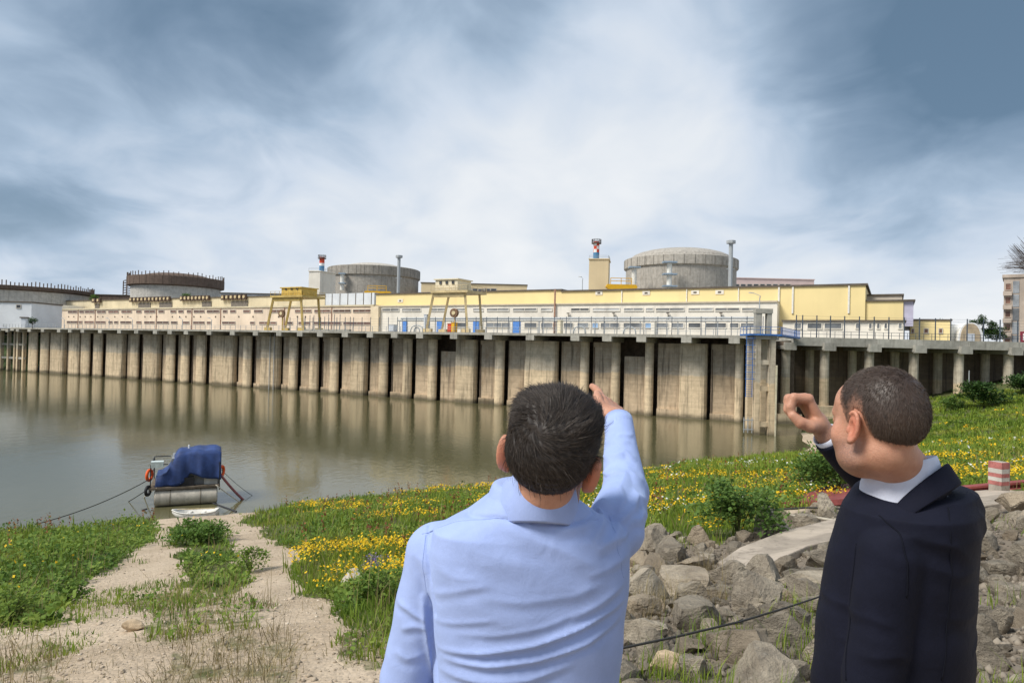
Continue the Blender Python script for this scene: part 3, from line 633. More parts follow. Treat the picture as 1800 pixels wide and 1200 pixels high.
# ---- reactor buildings
def rcon(name, c, s=.5): return concrete(name, c, c, .5, False, s)
R_CON = rcon('reactor_concrete', (.40, .37, .325), .45); R_BAND = rcon('reactor_band', (.36, .33, .285), .55); R_RUST = rcon('rusted_ring', (.13, .095, .075), .8); R_PALE = rcon('pale_drum', (.45, .43, .39), .3)
def reactor(px, Y, R, ytop, yband, ydome, label, mats, posts=0, over=.7, domeR=.6):
    c = at_depth(px, 560, Y); yh_ = 612+.0235*(px-900); Yf = Y-R
    zt = 12+(yh_-ytop)/FPX*Yf; zb = 12+(yh_-yband)/FPX*Yf; zd = 12+(yh_-ydome)/FPX*Y
    t = thing('reactor_building', (c[0], c[1], DECK), label, 'reactor building')
    mb = MB(); mb.lathe((c[0], c[1]), [(R, DECK-.3), (R, zb)], 64); mb.build('drum', mats[0], t, smooth=False)
    mb = MB(); n = 64; mb.lathe((c[0], c[1]), [(R+.02, zb-.4), (R+over, zb+.1), (R+over, zt), (R+over-.5, zt+.25), (R-.6, zt+.25)], n); mb.build('ring_beam', mats[1], t)
    if zd > zt: 
        mb = MB(); mb.lathe((c[0], c[1]), [(R*domeR*math.cos(a)+.01, zt+.2+(zd-zt)*math.sin(a)) for a in np.linspace(0, math.pi/2, 9)], 48, cap=False); mb.build('dome', mats[2], t, smooth=True)
    for k in range(36):
        a = 2*math.pi*k/36
        if math.sin(a) < .35: 
            x, y = c[0]+(R+over)*math.cos(a), c[1]+(R+over)*math.sin(a); mb = MB(); mb.bar((x, y, zb+.15), (x, y, zt), .14); mb.build('ring_joint', mats[3], t)
    for k in range(posts):
        a = 2*math.pi*k/posts; x, y = c[0]+(R+over-.2)*math.cos(a), c[1]+(R+over-.2)*math.sin(a); MB().bar((x, y, zt), (x, y, zt+1.2+1.1*random.random()), .28).build('rebar_post', R_RUST, t)
    return t, c, zt, zb
JO = M('joint_dark', (.17, .155, .135), .9, .2, 1)
r4, c4, z4, b4 = reactor(1194, 262, 20.6, 446, 463, 439, 'right round concrete reactor building with a railing on its domed roof', (R_CON, R_BAND, R_CON, JO), domeR=.93)
r3, c3, z3, b3 = reactor(656, 323, 20.8, 466, 482, 464, 'round concrete reactor building with a shallow dome between the white stair tower and vent mast', (R_CON, R_BAND, R_CON, JO), domeR=.7)
r2, c2, z2, b2 = reactor(309, 330, 19.6, 484.5, 500, 481.5, 'unfinished reactor drum with a rusty brown ring and shallow cap', (R_PALE, R_RUST, R_RUST, R_RUST), posts=64, over=1.6, domeR=.8)
r1, c1, z1_, b1 = reactor(28, 300, 28, 501, 507, 503, 'unfinished reactor drum with rusty starter bars at the left edge', (R_PALE, R_RUST, R_PALE, R_RUST), posts=130, over=1.2)
mb = MB(); railing(mb, [(c4[0]+12.5*math.cos(a), c4[1]+12.5*math.sin(a), z4+1.6) for a in np.linspace(0, 2*math.pi, 25)], 1.7, 1.6, .10); mb.build('roof_railing', GAL, r4)
def vent_mast(parent, px, ytop, ybot, Y, r, m=GAL):
    a = at_depth(px, ytop, Y); b = at_depth(px, ybot, Y); b[0] = a[0]; b[2] = DECK
    mb = MB(); mb.tube([b, a], r, 8); mb.tube([a, a+np.array((0, 0, 1.0))], r*2.2, 8); mb.bar(a-np.array((1.4, 0, 9)), a-np.array((-1.4, 0, 9)), .3, .3); mb.build('vent_mast', m, parent)
vent_mast(r4, 1285, 428, 505, 240, .75); vent_mast(r3, 701.5, 453, 515, 300, .7)
STEELB = M('blue_grey_steel', (.32, .40, .48), .5, .2, 2, metal=.4)
def plat(parent, px, ys, Y, w_):
    for y in ys:
        p = at_depth(px, y, Y); MB().box(p[0]-w_, p[0]+w_, p[1]-1.6, p[1]+1.6, p[2]-.25, p[2]+.25).build('platform', STEELB, parent)
    a = at_depth(px, ys[0], Y); b = at_depth(px, 510, Y); b[0] = a[0]; mb = MB(); mb.tube([(a[0], a[1], a[2]), (b[0], b[1], b[2])], .9, 10); mb.build('riser_pipe', M('white_pipe', (.72, .70, .64)), parent)
plat(r4, 1177, (461, 482, 503), 238, 2.4); plat(r4, 1115, (470, 0)[:1], 243, 2.0); plat(r3, 602, (481, 498, 512)[:2], 302, 1.4); plat(r3, 577, (487, 497), 312, 1.2)
# scaffold tower at the rusty drum
mb = MB(); a = at_depth(225, 494, 330); b = at_depth(225, 524, 330)
for dx in (-2.2, 2.2):
    for dy in (0, 3): mb.bar((a[0]+dx, a[1]+dy, DECK), (a[0]+dx, a[1]+dy, a[2]), .35)
for k in range(9): z = b[2]-1+k*(a[2]-b[2])/7; mb.bar((a[0]-2.2, a[1], z), (a[0]+2.2, a[1], z), .25); mb.bar((a[0]-2.2, a[1], z), (a[0]+2.2, a[1], z+1.2), .2)
tag(mb.build('scaffold_tower', R_RUST), 'thin dark scaffold tower left of the rusty reactor drum', 'scaffold')
# low dark roofs between
def farbox(name, x0, x1, ytop, Y, depth, mat, label, cat, wins=None, wy=None, wm=WINM):
    xm = (x0+x1)/2; zt_ = 12+(612+.0235*(xm-900)-ytop)/FPX*Y; a = (x0-900)/FPX*Y; b = (x1-900)/FPX*Y
    t = thing(name, ((a+b)/2, Y, DECK), label, cat)
    MB().box(a, b, Y, Y+depth, DECK-.3, zt_).build('wall', mat, t); MB().box(a-.3, b+.3, Y-.3, Y+depth, zt_+.003, zt_+.4).build('roof', TRIM if mat is not PINKB else mat, t)
    for p0, p1 in (wins or []):
        xa, xb_ = (p0-900)/FPX*Y, (p1-900)/FPX*Y; hz_ = 612+.0235*((p0+p1)/2-900); za_, zb_ = 12+(hz_-wy[0])/FPX*Y, 12+(hz_-wy[1])/FPX*Y
        mb = MB(); mb.box(xa-.2, xb_+.2, Y-.14, Y-.003, za_, za_+.2); mb.box(xa-.2, xb_+.2, Y-.2, Y-.003, zb_-.2, zb_); mb.box(xa-.2, xa, Y-.14, Y-.003, zb_, za_); mb.box(xb_, xb_+.2, Y-.14, Y-.003, zb_, za_)
        o = mb.build('window', FRAMEM, t); MB().box(xa, xb_, Y-.06, Y-.004, zb_, za_).build('pane', wm, o)
    return t
PINKB = M('pale_pink', (.60, .46, .43), .85, .06, .3)
farbox('service_building', 1285, 1429, 490.5, 310, 20, PINKB, 'pale pink service building showing above the yellow hall roof', 'building', [(1289+k*11.3, 1297+k*11.3) for k in range(9)], (499.5, 505))
farbox('service_building', 738, 924, 499.5, 300, 30, TAN, 'long tan building with a window strip behind the beige gantry crane', 'building', [(806+k*11, 815+k*11) for k in range(6)], (507.5, 511.5))
farbox('roof_block', 385, 540, 517, 310, 20, M('slate_roof', (.30, .32, .34), .8, .15, .4), 'low grey roof between the rusty drum and the white stair tower', 'building')
farbox('roof_block', 148, 242, 519, 320, 20, R_RUST, 'low rusty roof line between the two unfinished drums', 'building')
farbox('shed', -60, 54, 531, 235, 16, M('white_cladding', (.66, .68, .70), .6, .05, .3), 'white clad shed at the far left in front of the drum', 'shed', [(28, 35)], (536, 541))
farbox('shed', 36, 44, 559, 233.5, 1.3, GREYP, 'small grey cabin in front of the white shed', 'cabin')
# stair towers with striped chimneys
RED = M('red_paint', (.55, .07, .035), .5, .15, 1); WPT = M('white_paint', (.75, .74, .72), .5, .08, 1); BLU2 = M('sea_blue_paint', (.07, .20, .36), .5, .15, 1)
def stair_tower(x0, x1, xs, ytop, Y, mat, label, cpx, cy, chk, clabel):
    hz_ = 612+.0235*(x0-900); zt_ = 12+(hz_-ytop)/FPX*Y
    a, m_, b = [(p-900)/FPX*Y for p in (x0, xs, x1)]
    t = thing('stair_tower', ((a+b)/2, Y, DECK), label, 'tower')
    vs = [(a, Y), (m_, Y-1.0), (b, Y+8), (a+2, Y+10)]
    mb = MB(); mb.prism([(x, y, DECK-.3) for x, y in vs], (0, 0, DECK-.3), (0, 0, zt_)); mb.build('wall', mat, t)
    mb = MB(); mb.prism([(x+(.25 if x > m_-1 else -.25), y-.25, zt_+.003) for x, y in vs], (0, 0, 0), (0, 0, .4)); mb.build('parapet', mat, t)
    mb = MB(); railing(mb, [(a, Y-.2, zt_+.4), (m_, Y-1.1, zt_+.4), (b, Y+7.8, zt_+.4)], 1.0, 2.5, .08); mb.build('railing', GAL, t)
    c = np.array(((cpx-900)/FPX*Y+.6, Y+4)); zc0 = zt_+.4; zc1 = 12+(hz_-cy)/FPX*Y; rr = 1.05
    ch = thing('striped_chimney', (c[0], c[1], zc0), clabel, 'chimney'); H_ = zc1-zc0
    mb = MB(); n = 16; nz_ = 4; fr = [0, .40, .58, .76, .93]
    mats = [BLU2, WPT, RED]
    for i in range(4):
        z0, z1 = zc0+H_*fr[i], zc0+H_*fr[i+1]
        for k in range(n):
            p = [(c[0]+rr*math.cos(2*math.pi*(k+d)/n), c[1]+rr*math.sin(2*math.pi*(k+d)/n)) for d in (0, 1)]
            mb.cur = 0 if i == 0 else ((1+(i+k//3) % 2) if chk else (1 if i < 3 and i != 2 else 2) if i < 3 else 2)
            mb.add([(p[0][0], p[0][1], z0), (p[1][0], p[1][1], z0), (p[1][0], p[1][1], z1), (p[0][0], p[0][1], z1)], [(0, 1, 2, 3)])
    mb.build('flue', mats, ch)
    mb = MB(); z = zc0+H_*.93; mb.cyl(c, 1.7, z-.3, z, 16); 
    railing(mb, [(c[0]+1.6*math.cos(a_), c[1]+1.6*math.sin(a_), z) for a_ in np.linspace(0, 2*math.pi, 13)], 1.2, 1.2, .12); mb.build('gallery', TRIM, ch)
    mb = MB(); mb.cyl(c, rr, z, zc1, 12); mb.build('flue_top', RED, ch)
    return t
stair_tower(1032.5, 1075, 1066, 456, 232, TAN, 'square tan stair tower left of the large reactor building', 1044, 421, True, 'chimney with red and white checks on the tan stair tower')
stair_tower(540, 578, 561, 477, 280, M('white_render', (.68, .63, .54)), 'square off-white stair tower beside the smaller reactor building', 555, 449, False, 'chimney with blue, white and red bands on the white stair tower')
# yellow crane girders on the roof
YEL = M('crane_yellow', (.72, .40, .02), .5, .1, 1, grime=.2)
def girder(x0, x1, ytop, Y, label):
    hz_ = 612+.0235*(x0-900); a, b = (x0-900)/FPX*Y, (x1-900)/FPX*Y; z = 12+(hz_-ytop)/FPX*Y
    t = thing('roof_crane', ((a+b)/2, Y, z), label, 'crane'); h = 1.7
    MB().prism([(a, Y, z-.9), (a+2, Y, z-h-.6), (b-2, Y, z-h-.6), (b, Y, z-.9), (b-.5, Y, z), (a+.5, Y, z)], (0, 0, 0), (0, 2.2, 0)).build('girder', YEL, t)
    mb = MB(); railing(mb, [(a+1.5, Y+.1, z), (b-2, Y+.1, z)], 2.0, 3.0, .2); mb.build('handrail', YEL, t)
    mb = MB()
    for x in (a+1, b-2.6): mb.box(x, x+1.2, Y+.2, Y+2, DECK, z-h-.603)
    mb.build('support', YEL, t)
girder(1063, 1119, 499, 222, 'bright yellow crane girder on the hall roof beside the tan stair tower'); girder(637, 686, 511, 255, 'yellow crane girder on the roof in front of the smaller reactor building')

# ---- gantry cranes on the deck
def gantry(x0, x1, ytop, ycab, cab, Yv, mat, matc, label, reelpx):
    v = Yv; u0, u1 = qp(x0, 570, v)[0], qp(x1, 570, v)[0]; zb = qp((x0+x1)/2, ytop, v)[1]; w_ = u1-u0
    t = thing('gantry_crane', Q((u0+u1)/2, v, DECK), label, 'gantry crane')
    for vv in (v, v+6):
        MB().bar(Q(u0, vv, DECK), Q(u0+w_*.17, vv, zb), .5).build('leg', mat, t); MB().bar(Q(u1, vv, DECK), Q(u1-w_*.08, vv, zb), .5).build('leg', mat, t)
        MB().bar(Q(u0-.6, vv, DECK+.5), Q(u0+1.6, vv, DECK+.5), .7, .9).build('bogie', mat, t); MB().bar(Q(u1-1.6, vv, DECK+.5), Q(u1+.6, vv, DECK+.5), .7, .9).build('bogie', mat, t)
    MB().qbox(u0+w_*.16, u1+.4, v-1.0, v+7, zb+.003, zb+.5).build('platform', mat, t)
    MB().qbox(u0+w_*.2, u1-w_*.08, v-.5, v+.6, zb-.9, zb-.003).build('girder', mat, t)
    mb = MB(); railing(mb, [Q(u0+w_*.16, v-.9, zb+.5), Q(u1+.4, v-.9, zb+.5), Q(u1+.4, v+6.9, zb+.5)], 1.1, 1.6, .08); mb.build('handrail', mat, t)
    c0, c1 = qp(cab[0], 510, v)[0], qp(cab[1], 510, v)[0]; zc = qp(sum(cab)/2, ycab, v)[1]
    MB().qbox(c0, c1, v-.4, v+5, zb+.51, zc).build('machine_house', matc, t); MB().qbox(c0-.3, c1+.3, v-.7, v+5.3, zc+.003, zc+.25).build('roof', matc, t)
    for k in range(3):
        uu = c0+(c1-c0)*(.2+.28*k); win(t, uu, uu+.5, zb+2.0, zb+2.6, v-.4, WINM, TRIM, .05)
    u, z = qp(reelpx[0], reelpx[1], v-.5); mb = MB()
    mb.tube([Q(u, v-.9, z), Q(u, v-.3, z)], 1.0, 20); o = mb.build('cable_reel', M('reel_brown', (.17, .10, .06), .7, .3, 2), t)
    mb = MB(); mb.tube([Q(u, v-1.0, z), Q(u, v-.91, z)], .45, 16); mb.build('reel_hub', M('reel_cream', (.6, .5, .3), .7, .2, 2), o)
    mb = MB(); mb.bar(Q(u, v-.3, DECK), Q(u, v-.3, z+.6), .3); mb.build('reel_post', mat, t)
GY = M('gantry_yellow', (.50, .36, .12), .6, .2, .8, grime=.4); GBE = M('gantry_beige', (.56, .44, .24), .6, .2, .8, grime=.45)
gantry(469, 533, 523, 506.5, (497, 532), 1.5, GY, YEL if False else M('cab_yellow', (.62, .43, .10), .6, .15, .6, grime=.3), 'weathered yellow gantry crane with a yellow cab on the left part of the quay', (496, 551))
gantry(749, 822, 515, 492, (767, 806), 1.5, GBE, M('cab_beige', (.72, .64, .47), .7, .08, .4), 'beige gantry crane with a pale house on top in front of the white wall', (799, 550))

# ---- small equipment on the deck
def deckbox(px, y0, wpx, v, mat, label, cat, name):
    u0, z1 = qp(px-wpx/2, y0, v); u1, _ = qp(px+wpx/2, y0, v); t = thing(name, Q((u0+u1)/2, v, DECK), label, cat)
    MB().qbox(u0, u1, v, v+1.2, DECK+.12, z1).build('body', mat, t, bevel=.05); MB().qbox(u0+.1, u1-.1, v+.1, v+1.1, DECK-.02, DECK+.119).build('plinth', C_DECK, t)
    MB().qbox(u0+.12, u1-.12, v-.06, v-.003, DECK+.3, z1-.15).build('door', mat, t); MB().qbox(u0-.08, u1+.08, v-.1, v+1.3, z1+.003, z1+.08).build('lid', mat, t)
deckbox(748, 553, 6, 2, GREYP, 'grey switch cabinet beside the left leg of the beige crane', 'cabinet', 'switch_cabinet'); deckbox(1148, 565, 7, 8, WHITE, 'white cabinet under the pipes near the middle of the white wall', 'cabinet', 'switch_cabinet')
deckbox(983, 563, 6, 6, M('cab_beige', (.7, .6, .4)), 'beige cabinet beside the dark service duct', 'cabinet', 'switch_cabinet'); deckbox(790, 569, 7, 0, RED, 'red machine box between the beige crane legs', 'machine', 'winch_box')
deckbox(796, 567, 6, 0, YEL, 'yellow machine box between the beige crane legs', 'machine', 'winch_box'); deckbox(688, 571, 9, 0, GREYP, 'grey machine box on the deck left of the beige crane', 'machine', 'winch_box')
for i, (px0, px1, yy) in enumerate(((705, 985, 559.5), (700, 1330, 563.5), (985, 1330, 559), (705, 985, 562))):
    v = 14+i*1.2; u0, z = qp(px0, yy, v); u1, _ = qp(px1, yy, v); z = qp((px0+px1)/2, yy, v)[1]
    t = thing('pipe_rack', Q((u0+u1)/2, v, DECK), ('grey pipe bridge running from the stair bay to the service duct', 'long pale pipe run low along the white wall', 'upper grey pipe run along the right half of the white wall', 'thin pipe run just below the left pipe bridge')[i], 'pipe rack')
    mb = MB(); mb.tube([Q(u0, v, z), Q(u1, v, z)], .22, 8); mb.build('pipe', GAL if i % 2 == 0 else PALE, t)
    for k in range(int((u1-u0)/8)+1): MB().bar(Q(u0+8*k+.5, v, DECK-.1), Q(u0+8*k+.5, v, z), .16).build('support', GAL, t)
t = thing('instrument_rack', Q(qp(580, 570, 1.0)[0], 1.0, DECK), 'row of thin upright poles on the deck right of the yellow crane', 'rack')
for px in (536, 545, 552, 560, 571, 578, 588, 598, 607, 616):
    u, z = qp(px, random.uniform(551, 558), 1.0); MB().bar(Q(u, 1.0, DECK-.1), Q(u, 1.0, z), .12).build('pole', FENCE, t)
u0, z = qp(536, 566, 1.0); u1, _ = qp(616, 566, 1.0); MB().bar(Q(u0, 1.0, z), Q(u1, 1.0, z), .1).build('rail', FENCE, t); MB().qbox(u0, u1, .6, 1.4, DECK-.02, DECK+.5).build('base', C_DECK, t)
for k, (pa, pb_) in enumerate(((722, 744), (728, 738), (1008, 1030), (1096, 1118))):
    u0 = qp(pa, 570, 4+k*.4)[0]; u1 = qp(pb_, 570, 4+k*.4)[0]; h = 1.8-.5*(k == 1); cu, ru = (u0+u1)/2, (u1-u0)/2
    tag(MB().tube([Q(cu-ru*math.cos(a_), 4+k*.4, DECK-.1+h*math.sin(a_)**.6) for a_ in np.linspace(0.02, 3.12, 13)], .13, 7).build('bent_pipe', GAL, smooth=True), ('outer arched pipe left of the beige crane', 'inner arched pipe left of the beige crane', 'arched pipe right of the dark service duct', 'arched pipe in the middle of the white wall')[k], 'pipe')
def lamp(px, ytop, v, label, arm=1.4):
    u, z = qp(px, ytop, v); t = thing('lamp_post', Q(u, v, DECK), label, 'lamp post')
    MB().tube([Q(u, v, DECK-.1), Q(u, v, z-.4), Q(u+.1, v, z)], .09, 8).build('pole', GAL, t); MB().tube([Q(u+.1, v, z), Q(u-arm, v, z+.5)], .06, 6).build('arm', GAL, t)
    MB().bar(Q(u-arm, v, z+.5), Q(u-arm-.8, v, z+.6), .32, .16).build('lamp_head', PALE, t)
lamp(1335.5, 520, -1.5, 'lamp post beside the tower at the quay corner', 1.0)
for px, d in ((113, 'left end of the pink wall'), (192, 'third window strip of the pink wall'), (233, 'left middle of the pink wall'), (321, 'middle of the pink wall'), (372, 'pink wall left of the yellow crane')):
    lamp(px, 562, -1.0, 'short lamp post in front of the '+d, .8)
lamp(1024, 490, vY+12, 'thin antenna post on the yellow roof left of the tan tower', .3)
# wall lamps on the white wall
for px in (1000, 1080, 1175, 1268): 
    u, z = qp(px, 555, V1); mb = MB(); mb.bar(Q(u, V1-.003, z-1), Q(u, V1-.5, z+.6), .14); mb.bar(Q(u-.3, V1-.5, z+.6), Q(u+.3, V1-.5, z+.6), .4, .2); mb.build('wall_lamp', TRIM, yh)

# ---- tents, block of flats
SCR = M('tent_white', (.74, .74, .73), .6, .05, 1); TY = 132.0
def arch(cx, Y, w_, h, n=14): return [(cx+w_/2*math.copysign(abs(math.cos(a))**.8, math.cos(a)), Y, DECK-.05+h*math.sin(a)**.9) for a in np.linspace(0, math.pi, n)]
def arched(name, x0, x1, xg0, xg1, ytop, Y, sh, label, gable=None):
    a, b = xb(x0, Y), xb(x1, Y); h = 12+(631-ytop)/FPX*Y-DECK; t = thing('arched_tent', ((a+b)/2, Y, DECK), label, 'tent')
    A0 = arch((a+b)/2, Y, b-a, h); A1 = [(x+sh, y+9, z) for x, y, z in A0]
    mb = MB(); mb.grid([A0, A1]); mb.build('cover', SCR, t, smooth=True)
    MB().prism(arch((a+b)/2, Y-.03, b-a, h), (0, 0, 0), (0, .2, 0)).build('front_frame', SCR, t)
    if gable:
        g0, g1 = xb(xg0, Y), xb(xg1, Y); MB().prism(arch((g0+g1)/2, Y-.12, g1-g0, h-.25), (0, 0, 0), (0, .085, 0)).build('gable', gable, t)
        c = (g0+g1)/2; MB().box(c-.7, c+.7, Y-.2, Y-.125, DECK+.1, DECK+1.8).build('door', GREYP, t)
arched('arched_tent', 1684, 1729, 1687, 1724, 566, TY, 3.2, 'white arched storage tent with a tan gable end on the yard', M('tent_tan', (.42, .33, .22), .8, .15, 1))
arched('arched_tent', 1648, 1698, 0, 0, 570, TY+2.5, 3.0, 'plain white tent behind and left of the tan-gabled tent')
CONF = M('flats_concrete', (.42, .35, .29), .85, .12, .3, streak=.3, sscale=.4)
fl = thing('apartment_block', (xb(1800, 190), 190, DECK), 'weathered concrete apartment block with balconies at the right edge', 'apartment block')
p0 = np.array((xb(1763, 196), 196.0)); dirf = np.array((.80, -.60)); nrm = np.array((-.60, -.80)); zt_ = 12+(632-488)/FPX*196
def F3(s, o, z): q_ = p0+dirf*s+nrm*o; return (q_[0], q_[1], z)
def fbox(mb, s0, s1, o0, o1, z0, z1): return mb.hexa([F3(s0, o1, z0), F3(s1, o1, z0), F3(s1, o0, z0), F3(s0, o0, z0), F3(s0, o1, z1), F3(s1, o1, z1), F3(s1, o0, z1), F3(s0, o0, z1)])
fbox(MB(), 0, 30, -12, 0, DECK-.3, zt_).build('wall', CONF, fl); fbox(MB(), -.4, 30.4, -12.4, .4, zt_+.003, zt_+.9).build('roof', CONF, fl)
fbox(MB(), 3.8, 4.9, .003, .5, DECK, zt_-.5).build('pilaster', CONF, fl); fbox(MB(), 8.8, 9.4, .003, .5, DECK, zt_-.5).build('pilaster', CONF, fl)
nf = 5; fh = (zt_-DECK-1)/nf
for k in range(nf):
    z0 = DECK+.6+k*fh
    for s0, s1 in ((.45, 1.6), (5.4, 8.3), (10, 13.5), (16, 20)):
        mb = MB(); fbox(mb, s0-.15, s1+.15, .003, .18, z0+2.55, z0+2.75); fbox(mb, s0-.15, s1+.15, .003, .25, z0+.6, z0+.8); fbox(mb, s0-.15, s0, .003, .18, z0+.8, z0+2.55); fbox(mb, s1, s1+.15, .003, .18, z0+.8, z0+2.55)
        o = mb.build('window', CONF, fl); fbox(MB(), s0, s1, .004, .06, z0+.8, z0+2.55).build('pane', WINB, o)
        fbox(MB(), max(-.3, s0-.6), s1+.3, .26, 1.2, z0-.9, z0+.35).build('balcony', CONF, fl)
    fbox(MB(), 2.1, 3.6, .003, .12, z0-.2, z0+fh-.6).build('stair_window', M('grey_glass', (.17, .18, .19)), fl)
t = thing('notice_board', (xb(1797, 140), 140, DECK), 'red and white board beside the apartment block', 'sign')
MB().box(xb(1794, 140), xb(1815, 140), 140, 140.2, DECK, DECK+2.8).build('board', M('maroon', (.25, .03, .05), .6, .1, 1), t); MB().box(xb(1798, 140), xb(1812, 140), 139.95, 139.997, DECK+1.0, DECK+2.4).build('panel', WPT, t)
# ================================================================== FOREGROUND: STONES, PLANTS, BOATS
def rock_mesh(seed, flat=.65, cuts=14, sub=3):
    r = np.random.default_rng(seed); bm_ = bpy.data.meshes.new('stone')
    import bmesh
    bm = bmesh.new(); bmesh.ops.create_icosphere(bm, subdivisions=sub, radius=1); bm.verts.ensure_lookup_table()
    V = np.array([v.co[:] for v in bm.verts])
    V *= np.array((1.15, .9, flat))*r.uniform(.85, 1.15, 3)
    for _ in range(cuts):
        n = r.normal(size=3); n[2] *= .9; n /= np.linalg.norm(n); d = r.uniform(.32, .62)
        e = np.maximum(0, V@n-d); V -= e[:, None]*n[None]*.97
    V += .03*np.stack([np.sin(V[:, 1]*9+seed)*np.cos(V[:, 2]*7), np.sin(V[:, 0]*8+2*seed), np.cos(V[:, 0]*7+V[:, 1]*9+seed)], 1)+r.normal(size=V.shape)*.007
    for v, p in zip(bm.verts, V): v.co = p
    bm.to_mesh(bm_); bm.free(); bm_.polygons.foreach_set('use_smooth', [True]*len(bm_.polygons)); bm_.set_sharp_from_angle(angle=math.radians(24)); return bm_
def rock_mat():
    m = bpy.data.materials.new('riprap_stone'); m.use_nodes = True; nt = m.node_tree; b = NB(nt); bs = nt.nodes['Principled BSDF']
    tc = b.n('ShaderNodeTexCoord').outputs['Object']; oi = b.n('ShaderNodeObjectInfo'); ri = oi.outputs['Random']
    off = b.v('ADD', tc, b.n('ShaderNodeCombineXYZ', i={0: b.m('MULTIPLY', ri, 37.0), 1: b.m('MULTIPLY', ri, 91.0), 2: 0.0}).outputs[0])
    f = b.noise(off, 1.4, 8, .66, .4); g = b.noise(off, 9, 6, .7); h = b.noise(b.mapping(off, (1.2, 1.2, 6), (.4, .3, 0)), 1.6, 6, .65)
    c = b.ramp(f, [(.25, (.15, .125, .095)), (.45, (.30, .255, .195)), (.62, (.42, .36, .275)), (.8, (.53, .455, .35))])
    c = b.mix(b.m('MULTIPLY', b.mapr(h, .5, .72), .35), c, (.085, .072, .058)); c = b.mix(b.m('MULTIPLY', b.mapr(g, .56, .74), .5), c, (.40, .36, .30))
    c = b.mix(b.mapr(ri, .72, .95, 0, .5), c, (.33, .25, .165)); k = b.m('ADD', b.m('MULTIPLY', b.m('FRACT', b.m('MULTIPLY', ri, 7.3)), .55), .66)
    c = b.mix(1.0, c, b.n('ShaderNodeCombineColor', i={0: k, 1: k, 2: k}).outputs[0], 'MULTIPLY')
    nt.links.new(c, bs.inputs['Base Color']); bs.inputs['Roughness'].default_value = .88; bs.inputs['Specular IOR Level'].default_value = .25
    hh = b.m('ADD', b.m('MULTIPLY', f, 1.6), b.m('ADD', b.m('MULTIPLY', g, .55), b.m('MULTIPLY', h, .45)))
    nt.links.new(b.n('ShaderNodeBump', i={'Strength': .9, 'Distance': .10, 'Height': hh}).outputs[0], bs.inputs['Normal']); return m
RMAT = rock_mat(); RM = [rock_mesh(100+k, (.45, .62, .72, .34)[k % 4]) for k in range(14)]
for me in RM: me.materials.append(RMAT)
rip = thing('riprap', gp(1280, 1050), 'bank of loose broken grey stones around and between the two men', 'riprap')
def sl(x, y): e = .4; return np.array((-(terr(x+e, y)-terr(x-e, y))/(2*e), -(terr(x, y+e)-terr(x, y-e))/(2*e), 1.0))
SLAB = [gp(*p) for p in ((1262, 1002), (1300, 975), (1376, 945), (1500, 914), (1560, 905), (1560, 940), (1500, 953), (1420, 973), (1345, 1008), (1300, 1016))]
SLAB2 = [gp(*p) for p in ((1660, 874), (1735, 868), (1800, 872), (1880, 870), (1880, 890), (1760, 893), (1690, 906))]
stones = []
def try_stones(n, rmin, rmax, gap, tries, far=15.5):
    c = 0
    for _ in range(tries):
        if c >= n: break
        a = math.radians(RNG.uniform(6, 47)); d = math.exp(RNG.uniform(math.log(3.6), math.log(far))); x, y = d*math.sin(a), d*math.cos(a)
        if not in_poly(np.array(x), np.array(y), ROCKZ): continue
        r = RNG.uniform(rmin, rmax)*min(1, max(.62, d/9.0))*(1 if a < .5 else .9)
        ox = x+np.array((0, r, -r, 0, 0))*.8; oy = y+np.array((0, 0, 0, r, -r))*.8
        if in_poly(ox, oy, SLAB).any() or in_poly(ox, oy, SLAB2).any(): continue
        if math.hypot(x-.05, y-1.3) < .9 or math.hypot(x-.7, y-1.35) < .9: continue
        if any((x-q[0])**2+(y-q[1])**2 < (gap*(r+q[2]))**2 for q in stones): continue
        stones.append((x, y, r)); c += 1
try_stones(40, .38, .56, .80, 4000); try_stones(130, .22, .36, .70, 12000); try_stones(125, .10, .19, .66, 14000)
for k, (x, y, r) in enumerate(stones):
    o = put('stone', RM[int(RNG.integers(len(RM)))], None, rip); o.matrix_parent_inverse = Matrix.Translation(-Vector(rip.location))
    o.location = (x, y, float(terr(x, y))+r*RNG.uniform(.12, .38)); o.scale = (r*RNG.uniform(.9, 1.3), r*RNG.uniform(.85, 1.1), r*RNG.uniform(.8, 1.25))
    n = Vector(sl(x, y)).normalized(); qt = n.to_track_quat('Z', 'Y'); o.rotation_mode = 'QUATERNION'
    from mathutils import Euler
    o.rotation_quaternion = Euler((RNG.normal()*.3, RNG.normal()*.3, RNG.uniform(0, 6.3))).to_quaternion() if RNG.random() < .35 else qt @ Euler((RNG.normal()*.16, RNG.normal()*.16, RNG.uniform(0, 6.3))).to_quaternion()
# one pale stone by the path
p = gp(620, 1030); o = put('pale_stone', rock_mesh(7, .55), None); o.data.materials.append(M('pale_limestone', (.46, .41, .34), .9, .2, 3, .5, 12)); o.location = tuple(p+np.array((0, 0, .06))); o.scale = (.36, .3, .33); o.rotation_euler = (0, .1, .5); tag(o, 'single pale flat stone on the right edge of the gravel path', 'stone')
for px, py, s, lab in ((1165, 1182, .16, 'small ochre stone at the bottom edge between the two men'), (228, 1108, .12, 'small pale stone lying on the left of the gravel path')):
    p = gp(px, py); o = put('loose_stone', rock_mesh(11, .6), None); o.data.materials.append(M('ochre_stone', (.46, .35, .23), .9, .25, 3, .5, 12)); o.location = tuple(p+np.array((0, 0, .05))); o.scale = (s*1.5, s, s); o.rotation_euler = (.1, .1, .3); tag(o, lab, 'stone')
